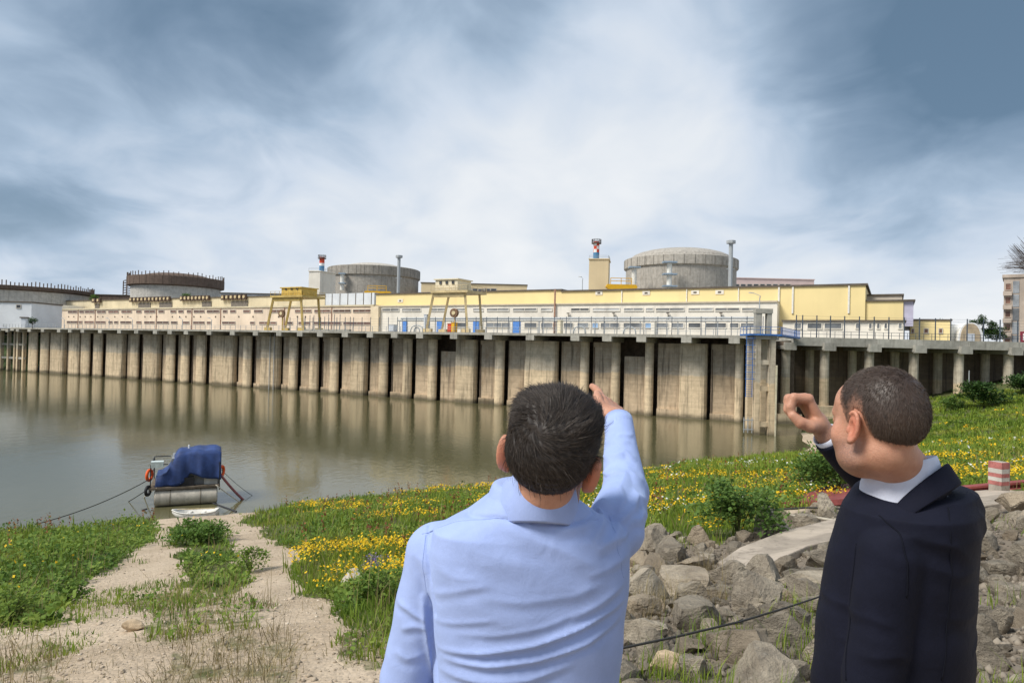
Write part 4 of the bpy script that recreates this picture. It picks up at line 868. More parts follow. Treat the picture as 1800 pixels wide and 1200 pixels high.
# gravel and rubble
def scatter_log(n, a0, a1, r0, r1):
    a = np.radians(RNG.uniform(a0, a1, n)); d = np.exp(RNG.uniform(math.log(r0), math.log(r1), n)); x, y = d*np.sin(a), d*np.cos(a); return x, y, d
def octas(x, y, s, flat=.6):
    n = len(x); z = terr(x, y)+s*.15; base = np.array([(1, 0, 0), (0, 1, 0), (-1, 0, 0), (0, -1, 0), (0, 0, 1), (0, 0, -1), ], float)
    V = base[None]*(s[:, None, None]*RNG.uniform(.6, 1.3, (n, 6, 1)))*np.array((1, 1, flat)); an = RNG.uniform(0, 6.3, n); c, s_ = np.cos(an)[:, None], np.sin(an)[:, None]
    X = V[:, :, 0]*c-V[:, :, 1]*s_+x[:, None]; Y = V[:, :, 0]*s_+V[:, :, 1]*c+y[:, None]; Z = V[:, :, 2]+z[:, None]+V[:, :, 0]*RNG.uniform(-.3, .3, (n, 1))
    V = np.stack([X, Y, Z], -1).reshape(-1, 3); f = np.array([(0, 1, 4), (1, 2, 4), (2, 3, 4), (3, 0, 4), (1, 0, 5), (2, 1, 5), (3, 2, 5), (0, 3, 5)])
    return V, (f[None]+6*np.arange(n)[:, None, None]).reshape(-1, 3)
def island_mat(name, cols, rough=.9, nscale=.5, trans=0.0, spec=.2, nmix=.5):
    m = bpy.data.materials.new(name); m.use_nodes = True; nt = m.node_tree; b = NB(nt); bs = nt.nodes['Principled BSDF']
    g = b.n('ShaderNodeNewGeometry').outputs['Random Per Island']; tc = b.n('ShaderNodeTexCoord').outputs['Object']
    f = b.m('ADD', b.m('MULTIPLY', g, 1-nmix), b.m('MULTIPLY', b.mapr(b.noise(tc, nscale, 4, .6), .3, .7), nmix))
    n = len(cols); c = b.ramp(f, [(.08+.84*i/(n-1), cc) for i, cc in enumerate(cols)])
    nt.links.new(c, bs.inputs['Base Color']); bs.inputs['Roughness'].default_value = rough; bs.inputs['Specular IOR Level'].default_value = spec
    if trans:
        tr_ = b.n('ShaderNodeBsdfTranslucent', i={'Color': c}); mx = b.n('ShaderNodeMixShader', i={0: trans, 1: bs.outputs[0], 2: tr_.outputs[0]}); nt.links.new(mx.outputs[0], nt.nodes['Material Output'].inputs[0])
    return m
def any_poly(x, y, names): 
    r = np.zeros(len(x), bool)
    for n in names: r |= in_poly(x, y, POLY[n])
    return r
GRAVM = island_mat('gravel_stones', [(.24, .19, .14), (.37, .30, .22), (.48, .395, .30), (.60, .52, .42)])
x, y, d = scatter_log(14000, -47, 14, 3.2, 52); k = ~any_poly(x, y, DENSE) & ~in_poly(x, y, ROCKZ) & (terr(x, y) > .05); x, y, d = x[k], y[k], d[k]
s = RNG.gamma(1.6, .0048, len(x))*(1+d*.03)+.003; V, F = octas(x, y, s); tag(put('gravel', mesh_np('gravel', V, F), GRAVM), 'loose pale gravel on the two-track path', 'gravel', kind='stuff')
x, y, d = scatter_log(16000, 5, 47, 3.2, 16); k = in_poly(x, y, ROCKZ) & ~in_poly(x, y, SLAB) & ~in_poly(x, y, SLAB2); x, y, d = x[k], y[k], d[k]
s = (RNG.gamma(2.0, .010, len(x))+.006); V, F = octas(x, y, s, .8); tag(put('rubble', mesh_np('rubble', V, F), island_mat('rubble_stones', [(.06, .052, .04), (.13, .112, .09), (.20, .17, .135), (.28, .24, .19)])), 'small broken stone filling the gaps between the riprap', 'rubble', kind='stuff')

# ---- plants
def blades(P, nb, h, spread, w, lean=.35):
    N = len(P); sh = (N, nb); a = RNG.uniform(0, 6.283, sh); rad = spread[:, None]*np.sqrt(RNG.random(sh)); H = h[:, None]*RNG.uniform(.55, 1.15, sh)
    bx = P[:, 0, None]+rad*np.cos(a); by = P[:, 1, None]+rad*np.sin(a); bz = P[:, 2, None]-.03+0*a
    la = a+RNG.normal(size=sh)*.8; L = H*RNG.uniform(.1, 1, sh)*lean*2; wa = la+1.57+RNG.normal(size=sh)*.5; W = w[:, None]*RNG.uniform(.6, 1.3, sh)
    wx, wy = np.cos(wa)*W, np.sin(wa)*W; mx_, my_, mz_ = bx+np.cos(la)*L*.35, by+np.sin(la)*L*.35, bz+H*.6; tx, ty, tz = bx+np.cos(la)*L, by+np.sin(la)*L, bz+H
    V = np.stack([np.stack(q, -1) for q in ((bx-wx, by-wy, bz), (bx+wx, by+wy, bz), (mx_-wx*.8, my_-wy*.8, mz_), (mx_+wx*.8, my_+wy*.8, mz_), (tx, ty, tz))], 2)
    f = np.array([(0, 1, 3), (0, 3, 2), (2, 3, 4)]); n = N*nb; return V.reshape(-1, 3), (f[None]+5*np.arange(n)[:, None, None]).reshape(-1, 3)
def leaves(P, nl, h, spread, ls, low=.1, up=.35):
    N = len(P); sh = (N, nl); a = RNG.uniform(0, 6.283, sh); t = RNG.uniform(low, 1.0, sh); rad = spread[:, None]*RNG.random(sh)*(1.15-t*.5)
    c = np.stack([P[:, 0, None]+rad*np.cos(a), P[:, 1, None]+rad*np.sin(a), P[:, 2, None]+t*h[:, None]], -1)
    el = RNG.normal(size=sh)*.5+up; S = ls[:, None]*RNG.uniform(.55, 1.25, sh); a2 = a+RNG.normal(size=sh)*.7
    dr = np.stack([np.cos(a2)*np.cos(el), np.sin(a2)*np.cos(el), np.sin(el)], -1); sd_ = np.stack([-np.sin(a2), np.cos(a2), RNG.normal(size=sh)*.35], -1); S = S[..., None]
    V = np.stack([c, c+dr*S*.5+sd_*S*.36+np.array((0, 0, .05))*S, c+dr*S, c+dr*S*.5-sd_*S*.36+np.array((0, 0, .05))*S], 2)
    f = np.array([(0, 1, 2), (0, 2, 3)]); return V.reshape(-1, 3), (f[None]+4*np.arange(N*nl)[:, None, None]).reshape(-1, 3)
def heads(P, nh, h, spread, s):
    N = len(P); sh = (N, nh); a = RNG.uniform(0, 6.283, sh); rad = spread[:, None]*np.sqrt(RNG.random(sh)); c = np.stack([P[:, 0, None]+rad*np.cos(a), P[:, 1, None]+rad*np.sin(a), P[:, 2, None]+h[:, None]*RNG.uniform(.72, 1.12, sh)], -1)
    b = RNG.uniform(0, 6.283, sh); S = (s[:, None]*RNG.uniform(.6, 1.2, sh))[..., None]; ux = np.stack([np.cos(b), np.sin(b), RNG.normal(size=sh)*.45], -1); uy = np.stack([-np.sin(b), np.cos(b), RNG.normal(size=sh)*.45], -1)
    V = np.stack([c-ux*S-uy*S, c+ux*S-uy*S, c+ux*S+uy*S, c-ux*S+uy*S], 2)+0; f = np.array([(0, 1, 2, 3)]); return V.reshape(-1, 3), (f[None]+4*np.arange(N*nh)[:, None, None]).reshape(-1, 4)
def cat_mesh(parts):
    V = []; F = []; o = 0
    for v, f in parts: V.append(v); F.append(f+o); o += len(v)
    return np.concatenate(V), np.concatenate(F)
def pts(n, a0, a1, r0, r1, names, keep=None):
    x, y, d = scatter_log(n, a0, a1, r0, r1); k = any_poly(x+.5*fbm(x/1.2, y/1.2, 31, 2), y+.7*fbm(x/1.2, y/1.2, 35, 2), names) & (terr(x, y) > .02) & (np.hypot(x-.05, y-1.3) > 1.0)
    k &= ~in_poly(x, y, SLAB) & ~in_poly(x, y, SLAB2)
    if keep is not None: k &= keep(x, y, d)
    x, y, d = x[k], y[k], d[k]; return np.stack([x, y, terr(x, y)], -1), d
GRASS = island_mat('grass_blades', [(.085, .14, .020), (.155, .235, .028), (.235, .295, .036), (.29, .285, .06)], .7, .22, .3, nmix=.6)
WEED = island_mat('weed_leaves', [(.055, .105, .020), (.105, .180, .028), (.165, .240, .038), (.22, .275, .048)], .65, .3, .3, nmix=.5)
DRY = island_mat('dry_grass', [(.13, .10, .04), (.24, .19, .09), (.36, .29, .15)], .8, .6, .2)
YELF = island_mat('yellow_petals', [(.62, .36, .01), (.78, .50, .015), (.80, .58, .03)], .6, 2, .25)
WHF = island_mat('white_petals', [(.62, .62, .55), (.72, .72, .66)], .6, 2, .2); PURF = island_mat('purple_petals', [(.10, .06, .16), (.20, .14, .30), (.28, .22, .38)], .7, 2, .2)
REDS = island_mat('red_seed_stalks', [(.14, .05, .025), (.22, .09, .04), (.30, .14, .06)], .8, 2, .1)
def yel_keep(th): return lambda x, y, d: vnoise(x/3.4+5, y/2.4, 77)*.8+vnoise(x/.9, y/.9, 78)*.2 > th
def edge(P, names):
    e = np.zeros(len(P)); 
    for dx, dy in ((.9, 0), (-.9, 0), (0, 1.3), (0, -1.3), (.6, .9), (-.6, -.9)): e += any_poly(P[:, 0]+dx, P[:, 1]+dy, names)
    return .28+.72*(e/6)**1.3*(.55+.75*vnoise(P[:, 0]/1.6, P[:, 1]/1.6, 88))
hs = lambda n, m, s=.25: m*np.exp(RNG.normal(size=n)*s)
# grass
G = []
P, d = pts(40000, -47, 47, 4, 135, DENSE); G.append(blades(P, 6, hs(len(P), .24, .35)*(1+d*.004)*edge(P, DENSE), .10+d*.006, .0045+d*.00045))
x, y, d = scatter_log(9000, -47, 10, 3.5, 40); k = ~any_poly(x, y, DENSE) & ~in_poly(x, y, ROCKZ) & (terr(x, y) > .05) & (vnoise(x/1.1, y/1.6, 151)*.6+vnoise(x/3.1, y/4, 152)*.4 > .545); P = np.stack([x, y, terr(x, y)], -1)[k]; G.append(blades(P, 7, hs(len(P), .09, .4), .12+0*P[:, 0], .0035+d[k]*.0003))
x, y, d = scatter_log(2500, 4, 44, 3.5, 15); k = in_poly(x, y, ROCKZ) & (vnoise(x/.9, y/.9, 153) > .66) & ~in_poly(x, y, SLAB) & ~in_poly(x, y, SLAB2); P = np.stack([x, y, terr(x, y)+.05], -1)[k]; G.append(blades(P, 6, hs(len(P), .14, .4), .12+0*P[:, 0], .0035+0*P[:, 0]))
P, d = pts(5000, -47, 47, 4, 40, ('patch1', 'patch2')); G.append(blades(P, 7, hs(len(P), .14), .10+0*d, .004+d*.0004))
P, d = pts(26000, 14, 47, 38, 140, ('back', 'mid')); G.append(blades(P, 6, hs(len(P), .34, .35), .45+0*d, .008+d*.0006))
V, F = cat_mesh(G); tag(put('grass', mesh_np('grass', V, F), GRASS), 'fresh green grass covering the bank', 'grass', kind='stuff')
G = []
P, d = pts(8500, -47, 20, 3.5, 30, ('dry', 'dry2', 'patch2', 'patch1')); G.append(blades(P, 5, hs(len(P), .12, .6), .14+0*d, .0012+d*.00025, .6))
P, d = pts(2500, -47, 47, 4, 60, DENSE); G.append(blades(P, 3, hs(len(P), .48), .10+0*d, .0015+d*.0003, .3))
x, y, d = scatter_log(900, 2, 20, 4, 10); k = in_poly(x, y, ROCKZ) & (vnoise(x, y, 5) > .45) & (x < .33*y); P = np.stack([x, y, terr(x, y)], -1)[k]; G.append(blades(P, 6, hs(len(P), .28), .12+0*P[:, 0], .0022+0*P[:, 0], .5))
x, y, d = scatter_log(4500, -47, 10, 3.5, 25); k = ~any_poly(x, y, DENSE) & ~in_poly(x, y, ROCKZ) & (vnoise(x/1.5, y/1.5, 51) > .52); P = np.stack([x, y, terr(x, y)], -1)[k]; G.append(blades(P, 5, hs(len(P), .08, .4), .10+0*P[:, 0], .002+0*P[:, 0], .6))
V, F = cat_mesh(G); tag(put('dry_grass', mesh_np('dry_grass', V, F), DRY), 'thin dry straw growing through the gravel', 'dry grass', kind='stuff')
# weeds
G = []
P, d = pts(6500, -47, -12, 5, 60, ('left', 'strip'), lambda x, y, d: vnoise(x/2.5, y/2.5, 62) > .30); G.append(leaves(P, 11, hs(len(P), .34, .35)*edge(P, DENSE), .16+d*.002, .085+d*.0012))
P, d = pts(15000, -18, 47, 6, 135, ('right', 'mid', 'back'), lambda x, y, d: vnoise(x/2.5, y/2.5, 61) > .5); G.append(leaves(P, 9, hs(len(P), .26, .35)*(1+d*.004)*edge(P, DENSE), .16+d*.004, .065+d*.0017))
P, d = pts(1500, -47, 20, 4, 30, ('patch1', 'patch2')); G.append(leaves(P, 8, hs(len(P), .13), .13+0*d, .05+d*.001))
V, F = cat_mesh(G); tag(put('weeds', mesh_np('weeds', V, F), WEED), 'low broad-leaved weeds spreading over the bank', 'weeds', kind='stuff')
# flowers
G = []
P, d = pts(6500, -18, 14, 8, 70, ('right',), yel_keep(.61)); G.append(heads(P, 7, hs(len(P), .34, .14), .22+0*d, .008+d*.00062))
P, d = pts(5600, -10, 47, 8, 70, ('mid',), yel_keep(.60)); G.append(heads(P, 8, hs(len(P), .36, .12), .22+0*d, .008+d*.00062))
P, d = pts(6000, 18, 47, 10, 110, ('back',), yel_keep(.58)); G.append(heads(P, 7, hs(len(P), .38, .12), .26+0*d, .008+d*.00062))
P, d = pts(110, -47, -14, 8, 50, ('left', 'strip')); G.append(heads(P, 2, hs(len(P), .5, .12), .2+0*d, .010+d*.0005))
V, F = cat_mesh(G); tag(put('yellow_flowers', mesh_np('yellow_flowers', V, F), YELF), 'patches of small yellow flowers in the grass', 'flowers', kind='stuff')
P, d = pts(900, 4, 47, 10, 70, ('mid', 'back'), lambda x, y, d: vnoise(x/3, y/3, 91) > .6); V, F = heads(P, 4, hs(len(P), .5, .1), .25+0*d, .008+d*.0007); tag(put('white_flowers', mesh_np('white_flowers', V, F), WHF), 'scattered small white flowers in the grass', 'flowers', kind='stuff')
G = []
P, d = pts(520, -47, -14, 8, 48, ('left', 'strip'), lambda x, y, d: (vnoise(x/2.5, y/2.5, 41) > .6) & (d > 22))
G.append(leaves(P, 16, hs(len(P), .9, .2), .06+0*d, .05+d*.001, .45, .9)); P, d = pts(220, -18, 25, 12, 80, ('right', 'mid')); G.append(leaves(P, 14, hs(len(P), .75, .2), .06+0*d, .05+d*.001, .45, .9))
V, F = cat_mesh(G); tag(put('red_stalks', mesh_np('red_stalks', V, F), REDS), 'reddish brown dock stalks rising from the weeds', 'stalks', kind='stuff')
STEM = M('plant_stem', (.10, .12, .035), .8, .2, 5)
def bush(name, p, w_, h, n, ls, mat, label, cat='bush', stem=STEM, squash=1.0):
    t = thing(name, p, label, cat); p = np.array(p, float); st = MB(); V = []
    for k in range(9):
        a = RNG.uniform(0, 6.28); r = RNG.uniform(.1, .8)*w_/2; st.tube([p-(0, 0, .05), p+(math.cos(a)*r*.4, math.sin(a)*r*.4, h*.45), p+(math.cos(a)*r, math.sin(a)*r, h*.85)], .012*h+.004, 5, .004)
    st.build('stem', stem, t); nc = 18; C = []
    for k in range(nc):
        a = RNG.uniform(0, 6.28); u = math.sqrt(RNG.random())*.72; z = RNG.uniform(.25, .88)*h*(1-.45*u*u); C.append(p+(math.cos(a)*u*w_/2, math.sin(a)*u*w_/2*squash, z-.12*h))
    C = np.array(C); m_ = n//nc; parts = leaves(C, m_, np.full(nc, h*.30), np.full(nc, w_*.2), np.full(nc, ls), 0, .25)
    put('foliage', mesh_np('foliage', *parts), mat, t)['kind'] = 'stuff'; return t
BUSHM = island_mat('bush_leaves', [(.06, .12, .028), (.115, .195, .04), (.18, .27, .07)], .6, 1.2, .3); DKB = island_mat('dark_bush_leaves', [(.02, .05, .012), (.04, .085, .018), (.07, .12, .03)], .6, .8, .25)
bush('leafy_bush', gp(1297, 945), 1.7, 1.0, 2600, .085, BUSHM, 'rounded leafy green bush at the edge of the stones between the two men')
bush('leafy_bush', gp(1475, 876), 2.6, 1.5, 3000, .10, BUSHM, 'tall leafy bush beside the red metal sheet under the raised hand')
bush('leafy_bush', gp(350, 956), 1.9, .75, 2200, .09, island_mat('lime_leaves', [(.06, .12, .022), (.10, .18, .03), (.15, .24, .05)], .6, 1, .3), 'bright green leafy clump between the two wheel tracks near the dinghy')
bush('dark_bush', gp(1742, 715), 9, 3.6, 2600, .38, DKB, 'wide dark green bush in front of the jetty columns'); bush('dark_bush', gp(1800, 693), 6, 3.2, 1800, .38, DKB, 'dark bush at the right edge under the jetty bridge')
bush('dark_bush', gp(1470, 862), 1.8, 1.2, 1500, .1, DKB, 'small dark bush behind the raised hand')
bush('green_bush', gp(1675, 722), 3.5, 1.9, 1500, .26, BUSHM, 'light green bush just right of the short-haired man\'s head')
bush('lavender_bush', gp(657, 1012), .55, .42, 380, .035, PURF, 'low purple flowering plant beside the pale stone', 'flowering plant')
bush('weed_clump', gp(835, 0+1000), .8, .6, 500, .06, BUSHM, 'leafy weed clump by the left man\'s shoulder') if False else None
for px, py, w_, h, lab in ((20, 1095, .9, .5, 'broad green weed clump at the left edge of the path'), (440, 1005, .8, .5, 'yellowing weed clump in the strip between the wheel tracks'), (660, 1062, .8, .45, 'green weed clump right of the path near the blue shirt'), (120, 1060, .7, .35, 'green weed clump at the end of the left grass')):
    bush('weed_clump', gp(px, py), w_, h, 700, .055, WEED, lab, 'weed')
def tree(p, h, w_, n, ls, mat, label):
    t = thing('leafy_tree', p, label, 'tree'); p = np.array(p, float); mb = MB(); mb.tube([p-(0, 0, .2), p+(.1, 0, h*.35), p+(0, .1, h*.8)], .035*h, 8, .01*h)
    for k in range(6):
        a = k*1.05; mb.tube([p+(0, 0, h*.35), p+(math.cos(a)*w_*.2, math.sin(a)*w_*.2, h*.55), p+(math.cos(a)*w_*.38, math.sin(a)*w_*.38, h*.72)], .015*h, 5, .004*h)
    mb.build('trunk', M('bark', (.10, .075, .05), .9, .3, 3), t); C = []
    for k in range(26):
        v = RNG.normal(size=3); v /= np.linalg.norm(v); v *= RNG.uniform(.35, 1)**.6; C.append(p+np.array((v[0]*w_*.42, v[1]*w_*.42, h*.63+v[2]*h*.32)))
    C = np.array(C); put('crown', mesh_np('crown', *leaves(C, n//26, np.full(26, h*.16), np.full(26, w_*.15), np.full(26, ls), 0, .2)), mat, t)['kind'] = 'stuff'
def on_deck(px, Y): p = at_depth(px, 560, Y); p[2] = DECK-.1; return p
tree(on_deck(1728, 165), 7.2, 6.4, 2600, .42, DKB, 'round dark tree behind the tan-gabled tent'); tree(on_deck(1752, 170), 5.2, 5.5, 1800, .42, DKB, 'lower dark tree between the tent and the apartment block')
tree(on_deck(1650, 175), 6.6, 3.2, 500, .4, DKB, 'small thin treetop behind the low yellow outbuilding')
tree(on_deck(57, 225), 3.2, 3.2, 700, .35, DKB, 'small dark tree beside the white shed')
u, z = qp(165, 528, vU+3); bush('roof_shrub', Q(u, vU+3, zu), 4.2, 2.8, 900, .4, BUSHM, 'green shrub growing on the roof at the left end of the pink hall', 'shrub')
u, z = qp(327, 524, vU+3); bush('roof_shrub', Q(u, vU+3, zu), 3.6, 2.4, 800, .36, BUSHM, 'green shrub growing on the roof in front of the rusty drum', 'shrub')

# ---- slab, sheet, bollard, cables
mb = MB(); mb.prism([(p[0], p[1], p[2]-.1) for p in SLAB], (0, 0, 0), (0, 0, .22)); tag(mb.build('concrete_slab', M('ramp_concrete', (.35, .295, .235), .9, .3, 1.2, .8, 9, grime=.7), bevel=.02), 'flat worn concrete slab among the stones between the two men', 'slab')
mb = MB(); mb.prism([(p[0], p[1], p[2]-.1) for p in SLAB2], (0, 0, 0), (0, 0, .2)); tag(mb.build('concrete_slab', M('ramp_concrete', (.37, .32, .26)), bevel=.02), 'concrete slab edge at the foot of the red and white post', 'slab')
RSH = M('red_oxide', (.22, .055, .05), .7, .25, 2, .3, 10, grime=.5)
sh_ = thing('red_sheet', gp(1440, 892), 'dull red folded metal sheet lying on the grass left of the navy jacket', 'metal sheet')
A, B_, C_, D_ = gp(1366, 893), gp(1452, 874), gp(1560, 862), gp(1560, 890); zup = np.array((0, 0, .22))
mb = MB(); mb.prism([A+zup*.2, D_+zup*.6, C_+zup*1.6, B_+zup*1.3], (0, 0, 0), (0, 0, .03)); mb.build('sheet', RSH, sh_)
mb = MB(); mb.bar(A+zup*.3, D_+zup*.7, .05, .12); mb.build('rim', RSH, sh_)
bm_ = thing('red_beam', gp(1760, 862), 'rusty red steel beam lying behind the red and white post', 'beam'); a, b_ = gp(1640, 872), gp(1860, 852)
MB().bar(a+zup*.7, b_+zup*.7, .22, .05).build('flange', RSH, bm_); MB().bar(a+zup*.3, b_+zup*.3, .05, .17).build('web', RSH, bm_); MB().bar(a+zup*.05, b_+zup*.05, .3, .05).build('base_flange', RSH, bm_)
bp = gp(1757, 868); bo = thing('striped_post', bp, 'short square concrete post painted with red and white bands', 'post')
PR = M('faded_red', (.36, .13, .115), .85, .25, 4, grime=.65); PW = M('faded_white', (.46, .43, .38), .85, .15, 4, grime=.6); PC = M('post_concrete', (.33, .29, .24), .9, .25, 4, .4, 14, grime=.6)
S_ = (bp[1])/FPX; hw = 12.5*S_; dp = .15; an = .35
def bpt(x, y, z): c, s = math.cos(an), math.sin(an); return (bp[0]+c*x-s*y, bp[1]+s*x+c*y, bp[2]+z)
def bbox(mb, x0, x1, y0, y1, z0, z1, tp=0): return mb.hexa([bpt(x0, y0, z0), bpt(x1, y0, z0), bpt(x1, y1, z0), bpt(x0, y1, z0), bpt(x0+tp, y0+tp, z1), bpt(x1-tp, y0+tp, z1), bpt(x1-tp, y1-tp, z1), bpt(x0+tp, y1-tp, z1)])
HB = 57*S_; bbox(MB(), -hw, hw*.8, -dp, dp, -.3, HB).build('shaft', PC, bo, bevel=.02)
for k, (z0, z1) in enumerate(((.30, .42), (.42, .54), (.54, .66), (.66, .80), (.80, 1.0))):
    mb = MB(); bbox(mb, -hw-.004, hw*.55, -dp-.004, dp+.004, HB*z0, HB*z1-.002); o = mb.build('stripe', PR if k % 2 == 0 else PW, bo)
def cable(name, pxs, lift, r, mat, label, cat='cable'):
    P = []
    for (px, py), l in zip(pxs, lift if hasattr(lift, '__len__') else [lift]*len(pxs)): P.append(gp(px, py)*1.0); q_ = CAMP+(P[-1]-CAMP)*(1-l/max(1, np.linalg.norm(P[-1]-CAMP))*3); P[-1] = q_ if l > .3 else P[-1]+np.array((0, 0, l))
    # smooth
    P = np.array(P); t = np.linspace(0, len(P)-1, 8*(len(P)-1)+1); Pi = np.stack([np.interp(t, range(len(P)), P[:, k]) for k in range(3)], -1)
    tag(MB().tube(list(Pi), r, 6).build(name, mat, smooth=True), label, cat)
CAB = M('dark_cable', (.035, .033, .03), .7, .2, 4); ROPE = M('pale_rope', (.40, .36, .29), .85, .2, 6)
cable('steel_cable', ((1085, 1140), (1190, 1118), (1300, 1092), (1380, 1068), (1450, 1045)), .42, .008, CAB, 'dark steel cable stretched over the stones between the two men')
cable('steel_cable', ((1350, 906), (1420, 902), (1520, 906)), .12, .02, CAB, 'thin dark cable running along the ground under the red sheet'); cable('rope', ((1370, 915), (1430, 920), (1500, 932)), .12, .03, ROPE, 'pale rope lying beside the concrete slab', 'rope')

# ---- pontoon boat with tarpaulin, dinghy, mooring lines
b0 = at_z(319, 889, 0); bx, by = b0[0], b0[1]+.6; BA = math.radians(24)
def BP(x, y, z): return np.array((bx+x, by+y, z))
def BW(x, y, z): c, s_ = math.cos(BA), math.sin(BA); return np.array((bx+c*x-s_*y, by+s_*x+c*y, z))
pb = thing('pontoon_boat', BP(0, 0, 0), 'small work pontoon with a rusty drum float and a blue tarpaulin cover', 'boat')
DRUM = M('drum_cream', (.50, .45, .37), .6, .2, 1.2, streak=.5, sscale=2.5, grime=.4); BLK = M('black_steel', (.02, .02, .022), .6, .3, 3); TARP = M('blue_tarp', (.024, .048, .150), .6, .35, 1.2, .4, 6, streak=.25, sscale=1.5)
for y, n_ in ((0, 'drum'), (3.0, 'drum')):
    mb = MB(); mb.tube([BP(x, y, .58) for x in (-2.0, -1.93, -1.0, 0, 1.0, 1.9, 2.02, 2.1)], .62, 22); o = mb.build('float_drum', DRUM, pb, smooth=True)
    for x in (-1.0, 1.0): mb = MB(); mb.tube([BP(x-.03, y, .58), BP(x+.03, y, .58)], .645, 22); mb.build('band', M('band_dark', (.2, .17, .13), .7, .2, 2), o)
    for x in (-2.0, 2.1): mb = MB(); mb.tube([BP(x-.04, y, .58), BP(x+.04, y, .58)], .5, 18); mb.build('end_cap', DRUM, o)
MB().box(bx-2.35, bx+2.3, by-.5, by+3.6, 1.24, 1.38).build('deck', M('deck_wood', (.14, .11, .08), .9, .3, 3), pb)
mb = MB()
for x in (-2.3, 2.25):
    for y in (-.4, 3.5): mb.bar(BP(x, y, 1.0), BP(x, y, 3.0), .07)
    mb.bar(BP(x, -.4, 3.0), BP(x, 3.5, 3.0), .07); mb.bar(BP(x, -.4, 2.2), BP(x, 3.5, 2.2), .05)
mb.bar(BP(-2.3, -.4, 3.05), BP(-1.2, -.4, 3.05), .06); mb.bar(BP(-2.3, 3.5, 3.05), BP(-1.2, 3.5, 3.05), .06); mb.build('rail', BLK, pb)
MB().box(bx-1.0, bx+2.1, by+.2, by+3.2, 1.383, 3.35).build('cabin', M('cabin_grey', (.22, .23, .24), .7, .2, 2), pb)
MB().box(bx+1.2, bx+2.12, by+.02, by+.19, 1.383, 2.2).build('engine_cover', M('cabin_pale', (.42, .41, .38), .7, .2, 2), pb)
nu, nv = 46, 30; G_ = np.zeros((nv, nu, 3))
for i in range(nu):
    x = -2.0+4.35*i/(nu-1); top = np.interp(x, (-2.0, -1.7, -1.3, -1.0, -.72, -.5, 2.1, 2.35), (2.1, 2.15, 2.4, 3.0, 3.65, 3.82, 3.9, 3.78)); bot = np.interp(x, (-2.0, -.5, .0, .25, .75, 1.4, 2.35), (1.42, 1.45, 1.75, 2.3, 2.1, 1.85, 1.75))
    for j in range(nv):
        t = j/(nv-1); f = .20*math.sin(x*4.1+.6)*(1-abs(2*t-1)*.2)+.05*math.sin(x*9.5+1+3*t)
        if t < .36: s = t/.36; y, z = -.32+.42*s**2+f*(1-s)*.8, bot+(top-bot)*s
        elif t < .64: s = (t-.36)/.28; y, z = .1+3.0*s, top+.08*math.sin(math.pi*s)+.05*math.sin(6*s+x*2)-.06*math.sin(x*3+1)**2
        else: s = (t-.64)/.36; y, z = 3.1+.4*s+f*s, top+(1.5-top)*s
        G_[j, i] = BP(x, y, z)
o = MB().grid(G_).build('tarpaulin', TARP, pb, smooth=True); so = o.modifiers.new('solid', 'SOLIDIFY'); so.thickness = .03
MB().box(bx-2.3, bx-1.5, by-.45, by+.2, 2.85, 3.25).build('crate', M('crate_pale', (.5, .56, .54), .6, .15, 3), pb)
MB().tube([BP(.1, 1.5, 3.7), BP(.1, 1.5, 4.15)], .06, 8).build('vent', WPT, pb)
MB().box(bx-.35, bx+.55, by-.3, by+.15, 1.383, 2.0).build('motor', BLK, pb)
pb.rotation_euler = (0, 0, BA)
ORG = M('orange_foam', (.72, .10, .015), .6, .1, 2)
def ring(name, c, R, r, axis, mat, label, cat):
    mb = MB(); P = [np.array(c)+np.array((0, R*math.cos(a), R*math.sin(a)) if axis == 'x' else (R*math.cos(a), 0, R*math.sin(a))) for a in np.linspace(0, 2*math.pi, 25)]; mb.tube(P, r, 8, cap=False); tag(mb.build(name, mat, smooth=True), label, cat)
ring('life_ring', BW(-2.42, .3, 2.2), .36, .11, 'x', ORG, 'orange life ring on the left side of the pontoon boat', 'life ring'); ring('life_ring', BW(2.4, .3, 2.25), .36, .11, 'x', ORG, 'orange life ring on the right side of the pontoon boat', 'life ring')
ring('old_tyre', BW(-2.46, -.1, 1.15), .30, .11, 'x', BLK, 'black tyre fender at the left corner of the pontoon', 'tyre')
# dinghy
dg = at_z(342, 912, 0); dk = thing('dinghy', dg, 'small white rowing dinghy pulled up at the shore beside the pontoon', 'dinghy')
HW = M('hull_white', (.62, .60, .55), .5, .12, 2, grime=.35); a_d = .12; L2 = 1.45
def hull(inset, zoff, n=21):
    S = []
    for i in range(n):
        s = -1+2*i/(n-1); x = s*L2*(1-inset*.05); wv = (.66*(1-max(0, -s)**2.6*.92)*(1-max(0, s)**4*.25)-inset*.05); sh = .12*s*s; row = []
        for a in np.linspace(-math.pi/2, math.pi/2, 11): row.append((x-(.18*(1-abs(math.sin(a))) if s < -.8 else 0)*(-1), wv*math.sin(a)*(abs(math.cos(a))**.0), .52+sh-zoff-(.5-zoff*.0)*(abs(math.cos(a))**.55)*(1-.35*max(0, -s)**3)))
        S.append(row)
    c, s_ = math.cos(a_d), math.sin(a_d); P = np.array(S); Q_ = P.copy(); Q_[..., 0] = dg[0]+c*P[..., 0]-s_*P[..., 1]; Q_[..., 1] = dg[1]+s_*P[..., 0]+c*P[..., 1]; Q_[..., 2] = P[..., 2]-.02; return Q_
H0 = hull(0, 0); mb = MB(); mb.grid(H0); mb.add([tuple(p) for p in H0[-1]], [tuple(range(11))]); o = mb.build('hull', HW, dk, smooth=True); so = o.modifiers.new('solid', 'SOLIDIFY'); so.thickness = .035; so.offset = -1
